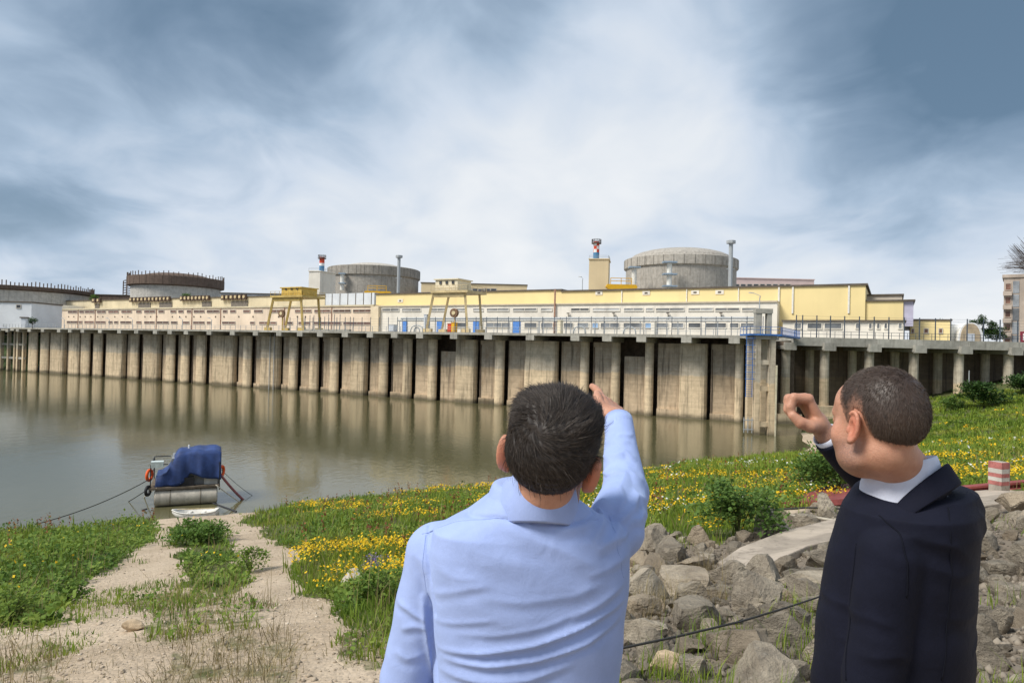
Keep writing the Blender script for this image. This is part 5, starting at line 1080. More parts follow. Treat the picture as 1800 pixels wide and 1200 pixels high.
rim = [H0[i, 0] for i in range(21)]+[H0[i, 10] for i in range(20, -1, -1)]; MB().tube([p+np.array((0, 0, .01)) for p in rim], .045, 6).build('gunwale', HW, dk, smooth=True)
for i in (7, 13): 
    a, b_ = H0[i, 0]-np.array((0, 0, .12)), H0[i, 10]-np.array((0, 0, .12)); MB().bar(a, b_, .22, .04).build('thwart', HW, dk)
tag(MB().tube([H0[3, 2]+np.array((0, 0, .5)), H0[18, 6]+np.array((.1, 0, .62))], .03, 6).build('oar', M('oar_wood', (.42, .33, .16), .7, .2, 4)), 'pale wooden oar lying across the white dinghy', 'oar')
bu = gp(385, 905); mb = MB(); mb.tube([bu+np.array((-.2, 0, .2)), bu+np.array((.25, .1, .2))], .2, 12); tag(mb.build('small_drum', BLK), 'dark drum end beside the dinghy at the waterline', 'drum')
def line(a, b_, r, mat, label, cat='mooring line', sag=.3, name='mooring_line'):
    a, b_ = np.array(a), np.array(b_); P = [a+(b_-a)*t-np.array((0, 0, sag*4*t*(1-t))) for t in np.linspace(0, 1, 11)]; tag(MB().tube(P, r, 6).build(name, mat, smooth=True), label, cat)
up = np.array((0, 0, .25))
line(BW(-2.4, -.3, 2.0), gp(62, 928)+up, .03, CAB, 'longest dark mooring line running from the pontoon to the left shore'); line(BW(-2.4, -.4, 1.35), gp(188, 908)+up, .03, CAB, 'dark mooring line between the longest line and the pale rope left of the pontoon', sag=.06)
line(BW(-1.9, -.5, 1.4), gp(222, 900)+up, .035, M('pale_rope', (.4, .36, .29)), 'pale mooring rope left of the pontoon', sag=.04); line(at_z(258, 894, .15), gp(196, 912)+up, .06, BLK, 'black hose dipping into the water left of the pontoon', 'hose', .05, 'hose')
line(BW(2.0, -.5, 1.4), gp(436, 897)+up, .045, M('pale_rope', (.4, .36, .29)), 'pale mooring rope right of the pontoon', sag=.05); line(BW(2.35, 0, 2.0), gp(440, 894)+up, .10, M('dull_red_hose', (.28, .10, .10), .7, .2, 2), 'dull red hose sloping from the pontoon to the right shore', 'hose', .15, 'hose')
line(BW(2.3, 2, 2.2), gp(470, 890)+up, .018, CAB, 'thin grey line above the red hose right of the pontoon'); line(at_z(374, 884, .3), gp(415, 902)+up*.4, .06, BLK, 'dark pole from the pontoon foot to the right shore', 'pole', 0, 'mooring_pole')
# ================================================================== PEOPLE
def smin(a, b, k):
    h = np.clip(.5+.5*(b-a)/k, 0, 1); return b*(1-h)+a*h-k*h*(1-h)
def smax(a, b, k): return -smin(-a, -b, k)
def cap(p, a, b, ra, rb):
    a = np.asarray(a, float); b = np.asarray(b, float); d = b-a; t = np.clip(((p-a)@d)/(d@d+1e-12), 0, 1)
    return np.linalg.norm(p-a-t[:, None]*d, axis=1)-(ra+(rb-ra)*t)
def ell(p, c, r):
    r = np.asarray(r, float); q_ = p-np.asarray(c, float); k0 = np.linalg.norm(q_/r, axis=1); k1 = np.linalg.norm(q_/(r*r), axis=1)+1e-9; return k0*(k0-1)/k1
def sdf_mesh(fn, lo, hi, h, step=7):
    """block-sparse signed-distance field -> smooth quad surface (surface nets)"""
    lo = np.asarray(lo, float); n = np.ceil((np.asarray(hi)-lo)/h/step).astype(int); N = n*step+1
    def ev(P): return np.concatenate([fn(P[i:i+400000]) for i in range(0, len(P), 400000)])
    ci = np.stack(np.meshgrid(*[np.arange(k) for k in n], indexing='ij'), -1).reshape(-1, 3)
    dc = ev(lo+(ci*step+step/2)*h); act = np.abs(dc) < step*h*1.15
    D = np.zeros(N, np.float32); S = np.where(dc > 0, 1., -1.).reshape(n)*h
    D[:-1, :-1, :-1] = np.repeat(np.repeat(np.repeat(S, step, 0), step, 1), step, 2); D[-1] = h; D[:, -1] = h; D[:, :, -1] = h
    o = np.stack(np.meshgrid(*[np.arange(step+1)]*3, indexing='ij'), -1).reshape(-1, 3); m = np.zeros(N, bool)
    for c in ci[act]*step: m[c[0]:c[0]+step+1, c[1]:c[1]+step+1, c[2]:c[2]+step+1] = True
    I = np.argwhere(m); D[m] = ev(lo+I*h)
    s = D < 0; c8 = [s[i:N[0]-1+i, j:N[1]-1+j, k:N[2]-1+k] for i in (0, 1) for j in (0, 1) for k in (0, 1)]
    al = np.logical_and.reduce(c8); an = np.logical_or.reduce(c8); A = np.argwhere(an & ~al)
    idx = np.full(tuple(N-1), -1, np.int32); idx[A[:, 0], A[:, 1], A[:, 2]] = np.arange(len(A))
    acc = np.zeros((len(A), 3)); cnt = np.zeros(len(A)); off = np.array([(i, j, k) for i in (0, 1) for j in (0, 1) for k in (0, 1)])
    val = np.stack([D[A[:, 0]+i, A[:, 1]+j, A[:, 2]+k] for i, j, k in off], 1)
    for a in range(8):
        for b in range(a+1, 8):
            if np.abs(off[a]-off[b]).sum() == 1:
                x = (val[:, a] < 0) != (val[:, b] < 0); t = val[:, a]/(val[:, a]-val[:, b]+1e-20); pt = off[a]+t[:, None]*(off[b]-off[a]); acc[x] += pt[x]; cnt[x] += 1
    V = lo+(A+acc/cnt[:, None])*h; F = []
    for ax in range(3):
        sl_a = [slice(1, -1)]*3; sl_a[ax] = slice(0, -1); sl_b = [slice(1, -1)]*3; sl_b[ax] = slice(1, None); a = s[tuple(sl_a)]; b = s[tuple(sl_b)]; E_ = np.argwhere(a != b); inside = a[E_[:, 0], E_[:, 1], E_[:, 2]]
        g = E_+1; g[:, ax] -= 1; u, v = (ax+1) % 3, (ax+2) % 3; q_ = []
        for du, dv in ((0, 0), (1, 0), (1, 1), (0, 1)):
            c = g.copy(); c[:, u] -= 1-du; c[:, v] -= 1-dv; q_.append(idx[c[:, 0], c[:, 1], c[:, 2]])
        q_ = np.stack(q_, 1); q_[~inside] = q_[~inside][:, ::-1]; F.append(q_)
    return V, np.concatenate(F)
def grad(fn, V, e=.002):
    g = np.stack([fn(V+np.eye(3)[k]*e)-fn(V-np.eye(3)[k]*e) for k in range(3)], -1); return g/(np.linalg.norm(g, axis=1, keepdims=True)+1e-12)
def R3(yaw=0, tilt=0, pitch=0):
    y, t, p = map(math.radians, (yaw, tilt, pitch)); cz, sz, ct, st, cp, sp_ = math.cos(y), math.sin(y), math.cos(t), math.sin(t), math.cos(p), math.sin(p)
    return np.array(((cz, -sz, 0), (sz, cz, 0), (0, 0, 1.)))@np.array(((ct, 0, st), (0, 1, 0), (-st, 0, ct)))@np.array(((1, 0, 0), (0, cp, -sp_), (0, sp_, cp)))
EARC = np.array((.080, -.020, -.008))
def skull(p):
    d = smin(ell(p, (0, -.016, .036), (.0755, .097, .088)), ell(p, (0, -.058, .012), (.062, .052, .058)), .02); d = smin(d, smin(ell(p, (.048, .012, -.082), (.018, .03, .02)), ell(p, (-.048, .012, -.082), (.018, .03, .02)), .001), .025); d = smin(d, ell(p, (0, .032, -.035), (.060, .062, .085)), .03); d = smin(d, ell(p, (0, .036, -.078), (.052, .050, .042)), .03)
    return d
FLARE = [.55]
def head_sdf(p):
    d = skull(p); q_ = p.copy(); q_[:, 0] = np.abs(q_[:, 0])
    d = smin(d, cap(q_, (.0, .088, .020), (.038, .076, .020), .012, .011), .015); d = smin(d, ell(q_, (.043, .050, -.030), (.026, .028, .032)), .02); d = smin(d, ell(p, (0, .046, .046), (.058, .046, .048)), .02)
    d = smax(d, -ell(q_, (.032, .098, .004), (.018, .018, .012)), .012); d = smin(d, ell(q_, (.032, .078, .003), (.013, .013, .012)), .004)
    d = smin(d, cap(p, (0, .092, .012), (0, .103, -.026), .009, .012), .012); d = smin(d, cap(q_, (0, .098, -.028), (.014, .092, -.03), .008, .008), .008)
    d = smin(d, cap(q_, (0, .093, -.058), (.022, .082, -.06), .008, .004), .008); d = smin(d, cap(q_, (0, .091, -.070), (.018, .083, -.069), .009, .004), .008)
    # ears: flared disc, helix rim, hollow, lobe
    c, s_ = math.cos(FLARE[0]), math.sin(FLARE[0]); e = q_-EARC; u = e[:, 0]*c+e[:, 1]*s_; v = -e[:, 0]*s_+e[:, 1]*c; E = np.stack([u, v+.14*e[:, 2], e[:, 2]], 1)
    ear = ell(E, (0, .0, 0), (.0075, .0185, .0335)); hel = None
    for k in range(10):
        a0, a1 = -1.9+k*.40, -1.5+k*.40; pa = (.006, -.0175*math.cos(a0)-.001, .0325*math.sin(a0)); pb_ = (.006, -.0175*math.cos(a1)-.001, .0325*math.sin(a1)); h_ = cap(E, pa, pb_, .0042, .0042); hel = h_ if hel is None else np.minimum(hel, h_)
    ear = smin(ear, hel, .004); ear = smax(ear, -ell(E, (.0085, .005, -.003), (.0095, .0105, .0165)), .004); ear = smin(ear, ell(E, (.002, .006, -.030), (.006, .009, .010)), .006); ear = smin(ear, ell(E, (.001, .016, -.008), (.006, .005, .008)), .005)
    return smin(d, ear, .006)
LV = np.array((.44, .50, .56, .62, .70, .76, .795, .818, .838, .856, .874, .90))
def torso_sdf(p, H, a, b, yc, infl=0.0, e=2.4, top=.90):
    f = p[:, 2]/H; A = np.interp(f, LV, a)+infl; Bq = np.interp(f, LV, b)+infl; Y = np.interp(f, LV, yc)
    k = (np.abs(p[:, 0]/A)**e+np.abs((p[:, 1]-Y)/Bq)**e)**(1/e); d = (k-1)*np.minimum(A, Bq)*.92
    d = smax(d, (f-top)*H, .01); return smax(d, (.44-f)*H, .02)
def hand_prims(w0, F, Zb, left=False, curl=None, thumb=None, sc=1.0, fat=1.0):
    """capsules of one hand: wrist w0, finger direction F, back-of-hand normal Zb"""
    F = np.array(F, float); F /= np.linalg.norm(F); Zb = np.array(Zb, float); Zb -= F*(Zb@F); Zb /= np.linalg.norm(Zb); Y = np.cross(Zb, F)*(-1 if left else 1)
    def W(x, y, z): return w0+(F*x+Y*y+Zb*z)*sc
    curl = curl or [(12, 22, 14)]*4; L = ((.041, .025, .021), (.045, .029, .022), (.041, .027, .021), (.033, .020, .019)); my = (.0285, .0095, -.0105, -.0285); mx_ = (.088, .091, .087, .080); pr = []
    for k in range(4):
        pr.append((W(.008, my[k]*.62, -.002), W(mx_[k], my[k], 0), .0150*sc, .0115*sc, .010)); x, y, z = mx_[k], my[k], 0.0; an = 0; r = (.0098, .0100, .0095, .0083)[k]*fat; fan = (.12, .03, -.04, -.13)[k]
        for j in range(3):
            an += math.radians(curl[k][j]); l = L[k][j]; x2, y2, z2 = x+l*math.cos(an), y+l*fan*math.cos(an), z-l*math.sin(an); pr.append((W(x, y, z), W(x2, y2, z2), (r-.0008*j)*sc, (r-.0008*(j+1))*sc, .004)); x, y, z = x2, y2, z2
    th = thumb or ((.018, .020, -.010), (.050, .044, -.018), (.080, .052, -.020), (.104, .052, -.018)); rr = [q_*fat for q_ in (.0155, .0125, .0112, .0088)]
    for j in range(3): pr.append((W(*th[j]), W(*th[j+1]), rr[j]*sc, rr[j+1]*sc, .008 if j == 0 else .004))
    pr.append((W(-.03, 0, 0), W(.02, 0, -.002), .026*sc, .027*sc, .012)); return pr
SKIN = bpy.data.materials.new('skin'); SKIN.use_nodes = True
def _skin():
    nt = SKIN.node_tree; b = NB(nt); bs = nt.nodes['Principled BSDF']; at = b.n('ShaderNodeAttribute', attribute_name='blush').outputs['Fac']; tc = b.n('ShaderNodeTexCoord').outputs['Object']
    f = b.noise(tc, 30, 5, .6); c = b.mix(b.mapr(f, .35, .7), (.44, .215, .135), (.52, .27, .175)); c = b.mix(at, c, (.56, .165, .095)); sb_ = b.n('ShaderNodeAttribute', attribute_name='stubble').outputs['Fac']; c = b.mix(b.m('MULTIPLY', sb_, b.mapr(b.noise(tc, 700, 2, .6), .35, .65, .25, .9)), c, (.17, .10, .075)); c = b.mix(b.m('MULTIPLY', b.mapr(b.noise(tc, 75, 5, .65), .5, .75), .35), c, (.36, .14, .085)); nt.links.new(c, bs.inputs['Base Color'])
    bs.inputs['Roughness'].default_value = .5; bs.inputs['Subsurface Weight'].default_value = .08; bs.inputs['Subsurface Radius'].default_value = (.012, .004, .002); bs.inputs['Subsurface Scale'].default_value = 1.0
    nt.links.new(b.n('ShaderNodeBump', i={'Strength': .55, 'Distance': .003, 'Height': b.noise(tc, 260, 5, .65)}).outputs[0], bs.inputs['Normal'])
_skin()
def cloth(name, col, rough=.85, sheen=.2, weave=900, var=.06):
    m = bpy.data.materials.new(name); m.use_nodes = True; nt = m.node_tree; b = NB(nt); bs = nt.nodes['Principled BSDF']; tc = b.n('ShaderNodeTexCoord').outputs['Object']
    f = b.noise(tc, 14, 5, .6); w_ = b.noise(b.mapping(tc, (1, 1, .25)), weave, 3, .6); c = b.mix(b.mapr(f, .3, .7), tuple(x*(1-var) for x in col), tuple(min(1, x*(1+var)) for x in col)); c = b.mix(b.m('MULTIPLY', b.mapr(w_, .4, .7), .12), c, tuple(x*.6 for x in col))
    nt.links.new(c, bs.inputs['Base Color']); bs.inputs['Roughness'].default_value = rough; bs.inputs['Sheen Weight'].default_value = sheen; bs.inputs['Sheen Tint'].default_value = tuple(min(1, x*2) for x in col)+(1,); bs.inputs['Specular IOR Level'].default_value = .2
    h = b.m('ADD', b.m('MULTIPLY', b.noise(tc, 26, 4, .55, .6), .9), b.m('MULTIPLY', w_, .25)); nt.links.new(b.n('ShaderNodeBump', i={'Strength': .35, 'Distance': .006, 'Height': h}).outputs[0], bs.inputs['Normal']); return m
def hair_mat(name, cols, rough=.55):
    m = island_mat(name, cols, rough, 6, 0, .5, .3); return m
HAIR1 = hair_mat('dark_hair', [(.012, .009, .007), (.022, .015, .011), (.038, .026, .019), (.085, .068, .055)]); HAIR2 = hair_mat('brown_hair', [(.030, .019, .013), (.052, .033, .023), (.082, .053, .038), (.14, .11, .085)], .5)
def strands(roots, nrm, dirs, L, lift, sdf, K=5, r0=.00045, r1=.00012, minh=.002, curl=0.0):
    n = len(roots); P = roots-nrm*.002; pts_ = [P]; d = dirs*(1-lift[:, None])+nrm*lift[:, None]; d /= np.linalg.norm(d, axis=1, keepdims=True)
    for k in range(1, K):
        P = P+d*(L/(K-1))[:, None]; d = d+dirs*.35+RNG.normal(size=d.shape)*(.05+curl); d /= np.linalg.norm(d, axis=1, keepdims=True)
        if sdf is not None:
            dd = sdf(P); push = np.maximum(0, minh-dd); P = P+grad(sdf, P, .004)*push[:, None]
        pts_.append(P)
    return tubes(np.stack(pts_, 1), r0, r1)
def tubes(Q_, r0, r1):
    n, K = Q_.shape[:2]; T = np.gradient(Q_, axis=1); T /= np.linalg.norm(T, axis=2, keepdims=True)+1e-12; ref = RNG.normal(size=(n, 1, 3)); X = np.cross(T, ref); X /= np.linalg.norm(X, axis=2, keepdims=True)+1e-12; Y = np.cross(T, X)
    rad = np.linspace(r0, r1, K)[None, :, None]; V = np.stack([Q_+(X*math.cos(2.094*j)+Y*math.sin(2.094*j))*rad for j in range(3)], 2)
    f = np.array([(3*k+j, 3*k+(j+1) % 3, 3*(k+1)+(j+1) % 3, 3*(k+1)+j) for k in range(K-1) for j in range(3)]); return V.reshape(-1, 3), (f[None]+3*K*np.arange(n)[:, None, None]).reshape(-1, 4)
def zline(y): return np.interp(y, (-.12, -.080, -.056, -.036, -.016, .010, .025, .05, .07, .085), (-.112, -.106, -.076, .020, .034, -.005, .030, .058, .070, .074))
def seg_d(P2, a, b):
    d = b-a; t = np.clip(((P2-a)@d)/(d@d+1e-12), 0, 1); q_ = P2-a-t[:, None]*d; return np.linalg.norm(q_, axis=1), (d[0]*(P2[:, 1]-a[1])-d[1]*(P2[:, 0]-a[0])), t
def fold_disp(V, N, folds, Yd, facing=.05, ydir=(0, -1, 0)):
    """cloth folds: each a polyline on the back of the garment with a height and a width; a ridge with a valley under it"""
    out = np.zeros(len(V)); P2 = V[:, (0, 2)]; ok = (N@np.array(ydir)) > facing
    for pl, amp, w_, Y in folds:
        W = np.array([at_depth(x, y, Y or Yd)[[0, 2]] for x, y in pl]); tot = np.linalg.norm(np.diff(W, axis=0), axis=1); cum = np.concatenate([[0], np.cumsum(tot)]); best = np.full(len(V), 9.); sg = np.zeros(len(V)); tt = np.zeros(len(V))
        for k in range(len(W)-1):
            d, s_, t = seg_d(P2, W[k], W[k+1]); u = d < best; best[u] = d[u]; sg[u] = np.sign(s_[u]); tt[u] = (cum[k]+t[u]*tot[k])/cum[-1]
        s = best*sg; tp = np.clip(np.minimum(tt, 1-tt)*4, 0, 1)**.7; out += amp*tp*(.55*np.exp(-(s/w_)**2)+.45/(1+(s/(.45*w_))**2)*np.exp(-(s/(2.5*w_))**2)-.6*np.exp(-((s+1.8*w_)/(1.1*w_))**2))
    return np.where(ok, out, 0)
def build_mesh(name, fn, lo, hi, h, mat, parent, disp=None, kind=None):
    V, F = sdf_mesh(fn, lo, hi, h); N = grad(fn, V); V = V-N*fn(V)[:, None]
    if disp is not None: V = V+N*disp(V, N)[:, None]
    me = mesh_np(name, V, F, True); return put(name, me, mat, parent), V, N
def ringcollar(name, C, Rm, t0, t1, rows, mat, parent, thick=.002, n=48):
    """rows: functions angle -> (radius, height, forward shift); angle 0 = nape"""
    P = []
    for row in rows:
        line_ = []
        for t in np.linspace(t0, t1, n):
            r, z, fw = row(t); line_.append(C+Rm@np.array((r*math.sin(t), -r*math.cos(t)*1.06+fw, z)))
        P.append(line_)
    o = MB().grid(P).build(name, mat, parent, smooth=True); so = o.modifiers.new('solid', 'SOLIDIFY'); so.thickness = thick; so.offset = 0; sb_ = o.modifiers.new('sub', 'SUBSURF'); sb_.levels = sb_.render_levels = 1; return o
def person(label, P, yaw, H, hc, hR, aL, aR, handL, handR, tor, mats, top='shirt', cuff=None, arm_r=(.062, .054, .040), disp=None, vox=(.004, .0038), k_arm=.012, sleeve_end=(0., 0.), gtop=.866):
    A, Bq, YC = tor; P = np.array(P, float); Rt = R3(yaw); Rh = R3(*hR); hc = np.array(hc, float)
    root = thing('person', P, label, 'person')
    loc = lambda p: (p-P)@Rt; hl = lambda p: (p-hc)@Rh
    neck0 = P+Rt@np.array((0, YC[9]-.0, .845*H)); neck1 = hc+Rh@np.array((0, -.022, -.055))
    hp = hand_prims(*handL)+hand_prims(*handR)
    legs = []
    for s in (-1, 1):
        hip = P+Rt@np.array((s*.09, 0, .50*H)); kn = P+Rt@np.array((s*.10, .02, .275*H)); an = P+Rt@np.array((s*.11, -.01, .05*H)); legs.append((hip, kn, an))
    def body(p):
        q_ = loc(p); d = torso_sdf(q_, H, A, Bq, YC, -.016, top=.838); lim = np.full(len(p), 9.)
        for hip, kn, an in legs: d = smin(d, smin(cap(p, hip, kn, .075, .05), cap(p, kn, an, .046, .032), .01), .02)
        for sh, el_, wr in (aL, aR):
            arm = smin(cap(p, sh, el_, arm_r[0]-.018, arm_r[1]-.018), cap(p, el_, wr, arm_r[1]-.019, .027), .01); d = smin(d, arm, .015)
        near = np.linalg.norm(p-hc, axis=1) < .30
        if near.any(): 
            dn = d[near]; pn = p[near]; dn = smin(dn, cap(pn, neck0, neck1, .062, .057), .02); dn = smin(dn, head_sdf((pn-hc)@Rh), .014); d[near] = dn
        for w_ in (aL[2], aR[2]):
            near = np.linalg.norm(p-w_, axis=1) < .26
            if near.any():
                dn = d[near]; pn = p[near]
                for a, b, ra, rb, k in hp:
                    if np.linalg.norm(a-w_) < .26: dn = smin(dn, cap(pn, a, b, ra, rb), k)
                d[near] = dn
        return d
    allp = [aL, aR]; pts_ = np.array([q_ for a in allp for q_ in a]+[P, hc+np.array((0, 0, .16))]+[b for a_, b, *_ in hp]); lo = pts_.min(0)-.14; hi = pts_.max(0)+.14; lo[:2] = np.minimum(lo[:2], P[:2]-.24); hi[:2] = np.maximum(hi[:2], P[:2]+.24); lo[2] = P[2]-.02; hi[2] = max(hc[2]+.16, hi[2])
    o, V, N = build_mesh('body', body, lo, hi, vox[0], SKIN, root)
    q_ = hl(V); e = np.abs(q_); bl = np.exp(-(((e[:, 0]-.086)/.012)**2+((q_[:, 1]+.024)/.025)**2+((q_[:, 2]+.008)/.035)**2))*.85+.25*np.exp(-(((e[:, 0]-.05)/.03)**2+((q_[:, 1]-.06)/.03)**2+((q_[:, 2]+.03)/.03)**2))
    st_ = np.clip((-.028-q_[:, 2])/.02, 0, 1)*np.clip((q_[:, 1]+.03)/.03, 0, 1)*np.clip((.125+q_[:, 2])/.02, 0, 1); a2 = o.data.attributes.new('stubble', 'FLOAT', 'POINT'); a2.data.foreach_set('value', st_.astype(np.float32))
    at = o.data.attributes.new('blush', 'FLOAT', 'POINT'); at.data.foreach_set('value', np.clip(bl, 0, 1).astype(np.float32))
    def garment(p):
        q2 = loc(p); d = torso_sdf(q2, H, A, Bq, YC, 0, top=gtop)
        for i, (sh, el_, wr) in enumerate((aL, aR)):
            w2 = wr+(wr-el_)/np.linalg.norm(wr-el_)*sleeve_end[i]; arm = smin(cap(p, sh, el_, arm_r[0], arm_r[1]), cap(p, el_, w2, arm_r[1], arm_r[2]), .012)
            ax = (w2-el_)/np.linalg.norm(w2-el_); arm = smax(arm, (p-w2)@ax-.004, .004); d = smin(d, arm, k_arm)
        return d
    glo = np.array([q_ for a in allp for q_ in a]+[P+np.array((0, 0, .46*H))]); gl = glo.min(0)-.10; gh = glo.max(0)+.10; gl[:2] = np.minimum(gl[:2], P[:2]-.27); gh[:2] = np.maximum(gh[:2], P[:2]+.27); gl[2] = P[2]+.42*H; gh[2] = max(gh[2], P[2]+.9*H); gl[2] = min(gl[2], glo[:, 2].min()-.06)
    g, GV, GN = build_mesh(top, garment, gl, gh, vox[1], mats['top'], root, disp)
    def trou(p):
        d = None
        for hip, kn, an in legs: l = smin(cap(p, hip, kn, .098, .075), cap(p, kn, an, .072, .062), .02); d = l if d is None else smin(d, l, .03)
        q2 = loc(p); return smax(smin(d, torso_sdf(q2, H, A, Bq, YC, -.006, top=.58), .03), (P[2]+.045*H)-p[:, 2], .01)
    build_mesh('trousers', trou, P+np.array((-.3, -.3, .03)), P+np.array((.3, .3, .62*H)), .012, mats['trousers'], root)
    def shoe(s): return lambda p: smax(smin(ell(loc(p), (s*.115, .06, .035), (.048, .14, .05)), cap(loc(p), (s*.11, -.03, .05), (s*.11, -.01, .12), .05, .055), .03), P[2]+.002-p[:, 2], .004)
    for s in (-1, 1): build_mesh('shoe', shoe(s), P+np.array((-.3, -.3, -.01)), P+np.array((.3, .32, .2)), .010, mats['shoe'], root)
    return root, body, hl, Rt, Rh, garment
def hair_cap(root, hc, Rh, thick, mat, h=.004, rough=1.0):
    def fn(p):
        q_ = (p-hc)@Rh; d = skull(q_)-thick(q_); m = zline(q_[:, 1])-q_[:, 2]; return smax(d, m*.7, .006)
    V, F = sdf_mesh(fn, hc-.17, hc+.17, h); N = grad(fn, V); V = V-N*fn(V)[:, None]; q_ = (V-hc)@Rh; V = V+N*rough*(.0012*np.sin(q_[:, 0]*420+q_[:, 2]*210)+.0012*np.sin(q_[:, 1]*380-q_[:, 2]*330))[:, None]
    return V, F, N, fn
TRS = cloth('trouser_cloth', (.02, .022, .03)); SHO = M('shoe_leather', (.02, .015, .012), .4, .2, 8)
gz = lambda x, y: float(terr(x, y))-.01
# ---------------- the man in the blue shirt
P1 = np.array((.045, 1.37, 0)); P1[2] = gz(P1[0], P1[1]); H1 = (11.700-P1[2])/.868
D = at_depth
SHIRT = cloth('blue_shirt', (.315, .40, .68), .8, .2)
P1h = D(968, 803, 1.30)
aR1 = (D(1080, 930, 1.41), D(1099, 866, 1.66), D(1088, 748, 1.87)); aL1 = (D(768, 972, 1.385), D(716, 1190, 1.41), D(728, 1345, 1.44))
A1 = (.172, .178, .175, .178, .186, .194, .197, .197, .192, .130, .086, .068); B1 = (.118, .122, .12, .118, .122, .126, .124, .118, .108, .096, .086, .068); Y1 = (0, 0, 0, 0, -.004, -.008, -.012, -.016, -.020, -.022, -.022, -.018)
FOLDS1 = [([(765, 1146), (850, 1138), (940, 1122), (1020, 1098), (1106, 1064)], .0105, .0068, 0), ([(772, 1160), (860, 1160), (945, 1150), (1030, 1126), (1100, 1094)], .0090, .0064, 0), ([(757, 1100), (790, 1094), (840, 1084), (880, 1076)], .0028, .006, 0), ([(750, 1056), (780, 1042), (830, 1026), (870, 1018)], .0030, .008, 0),
 ([(1040, 950), (1068, 922), (1092, 894)], .011, .012, 0), ([(1046, 968), (1085, 950), (1126, 926)], .008, .012, 0), ([(862, 915), (930, 940), (1000, 968), (1060, 1000)], .0045, .016, 0), ([(765, 1185), (850, 1190), (930, 1184), (1010, 1160)], .006, .008, 0), ([(895, 886), (915, 905), (938, 922)], .004, .006, 0), ([(975, 930), (1020, 928), (1058, 918)], .005, .009, 0),
 ([(1000, 1085), (1050, 1062), (1102, 1032)], .005, .008, 0), ([(1030, 1010), (1070, 1000), (1115, 985)], .004, .010, 0), ([(760, 1000), (800, 1010), (860, 1012)], .003, .014, 0), ([(1060, 832), (1082, 812), (1110, 804), (1132, 818)], .0070, .0065, 1.62), ([(1056, 856), (1082, 838), (1110, 834), (1138, 852)], .0085, .0075, 1.60), ([(1056, 880), (1085, 862), (1112, 860), (1140, 882)], .0085, .0075, 1.56), ([(1066, 790), (1085, 778), (1118, 780)], .004, .006, 1.7),
 ([(1070, 905), (1095, 885), (1125, 890), (1143, 915)], .007, .009, 1.5), ([(1068, 762), (1085, 756), (1108, 760)], .0035, .005, 1.85),
 ([(692, 1062), (718, 1070), (748, 1088)], .006, .008, 1.34), ([(700, 1110), (725, 1100), (752, 1100)], .005, .008, 1.34), ([(690, 1150), (715, 1160), (748, 1150)], .004, .009, 1.34), ([(738, 975), (752, 1010), (758, 1060)], .004, .008, 1.33), ([(752, 1040), (757, 1090), (762, 1150), (768, 1210)], -.020, .006, 1.33), ([(800, 1110), (870, 1106), (960, 1090), (1050, 1060)], .0030, .006, 0), ([(790, 950), (870, 975), (960, 985)], .0020, .02, 0), ([(840, 1040), (920, 1048), (1010, 1040), (1090, 1010)], .0026, .009, 0)]
SEAM1 = [([(740, 936), (800, 915), (868, 908), (940, 914), (1010, 918), (1062, 912)], -.0042, .0034, 0), ([(742, 936), (744, 985), (756, 1040), (762, 1090)], -.004, .0026, 0)]
def disp1(V, N):
    d = fold_disp(V, N, FOLDS1, 1.265)*.72
    for pl, amp, w_, Y in SEAM1:
        P2 = V[:, (0, 2)]; W = [at_depth(x, y, 1.27)[[0, 2]] for x, y in pl]; b = np.min([seg_d(P2, W[k], W[k+1])[0] for k in range(len(W)-1)], axis=0); d = d+np.where(N[:, 1] < -.05, amp*np.exp(-(b/w_)**2), 0)
    return d+.0016*np.sin(V[:, 0]*31+V[:, 2]*17)*np.sin(V[:, 2]*23-V[:, 0]*9+1)+.0007*np.sin(V[:, 2]*58+V[:, 0]*23)
F1 = D(1067, 692, 2.04)-aR1[2]
r1_, body1, hl1, Rt1, Rh1, gar1 = person('man in a light blue shirt seen from behind with his right arm raised', P1, 5, H1, P1h, (-11, 11, 5), aL1, aR1,
    (aL1[2], (0, .12, -1), (-.9, -.3, 0), True), (aR1[2]+F1/np.linalg.norm(F1)*.028, F1, (.42, -.80, .3), False, [(2, 8, 6), (16, 30, 20), (26, 36, 26), (34, 42, 30)], ((.018, .020, -.010), (.048, .040, -.006), (.078, .048, 0), (.100, .046, .002)), 1.06, 1.14), (A1, B1, Y1),
    {'top': SHIRT, 'trousers': TRS, 'shoe': SHO}, 'shirt', disp=disp1, arm_r=(.063, .054, .037), sleeve_end=(0, .022), gtop=.888)
def neck_at(P, Rt, H, YC, hc, Rh, z):
    a = P+Rt@np.array((0, YC[9], .845*H)); b = hc+Rh@np.array((0, -.022, -.055)); return a+(b-a)*((z-a[2])/(b[2]-a[2]))
Cc = neck_at(P1, R3(5), H1, Y1, P1h, Rh1, P1[2]+.868*H1)
ringcollar('collar', Cc, R3(5, 3), -2.9, 2.9, [lambda t: (.070, .0-.03*(1-math.cos(t)), .004), lambda t: (.0655, .078-.042*(1-math.cos(t)), .006), lambda t: (.0685, .0810-.042*(1-math.cos(t)), .006), lambda t: (.0745, .056-.040*(1-math.cos(t)), .005), lambda t: (.0815, .024-.034*(1-math.cos(t)), .005), lambda t: (.0800, -.016-.030*(1-math.cos(t)), .006)], SHIRT, r1_)
axc = aR1[2]-aR1[1]; axc /= np.linalg.norm(axc); o = MB().tube([aR1[2]-axc*.035, aR1[2]+axc*.0, aR1[2]+axc*.024], .0405, 24, .039, cap=False).build('cuff', SHIRT, r1_, smooth=True); so = o.modifiers.new('solid', 'SOLIDIFY'); so.thickness = .0025
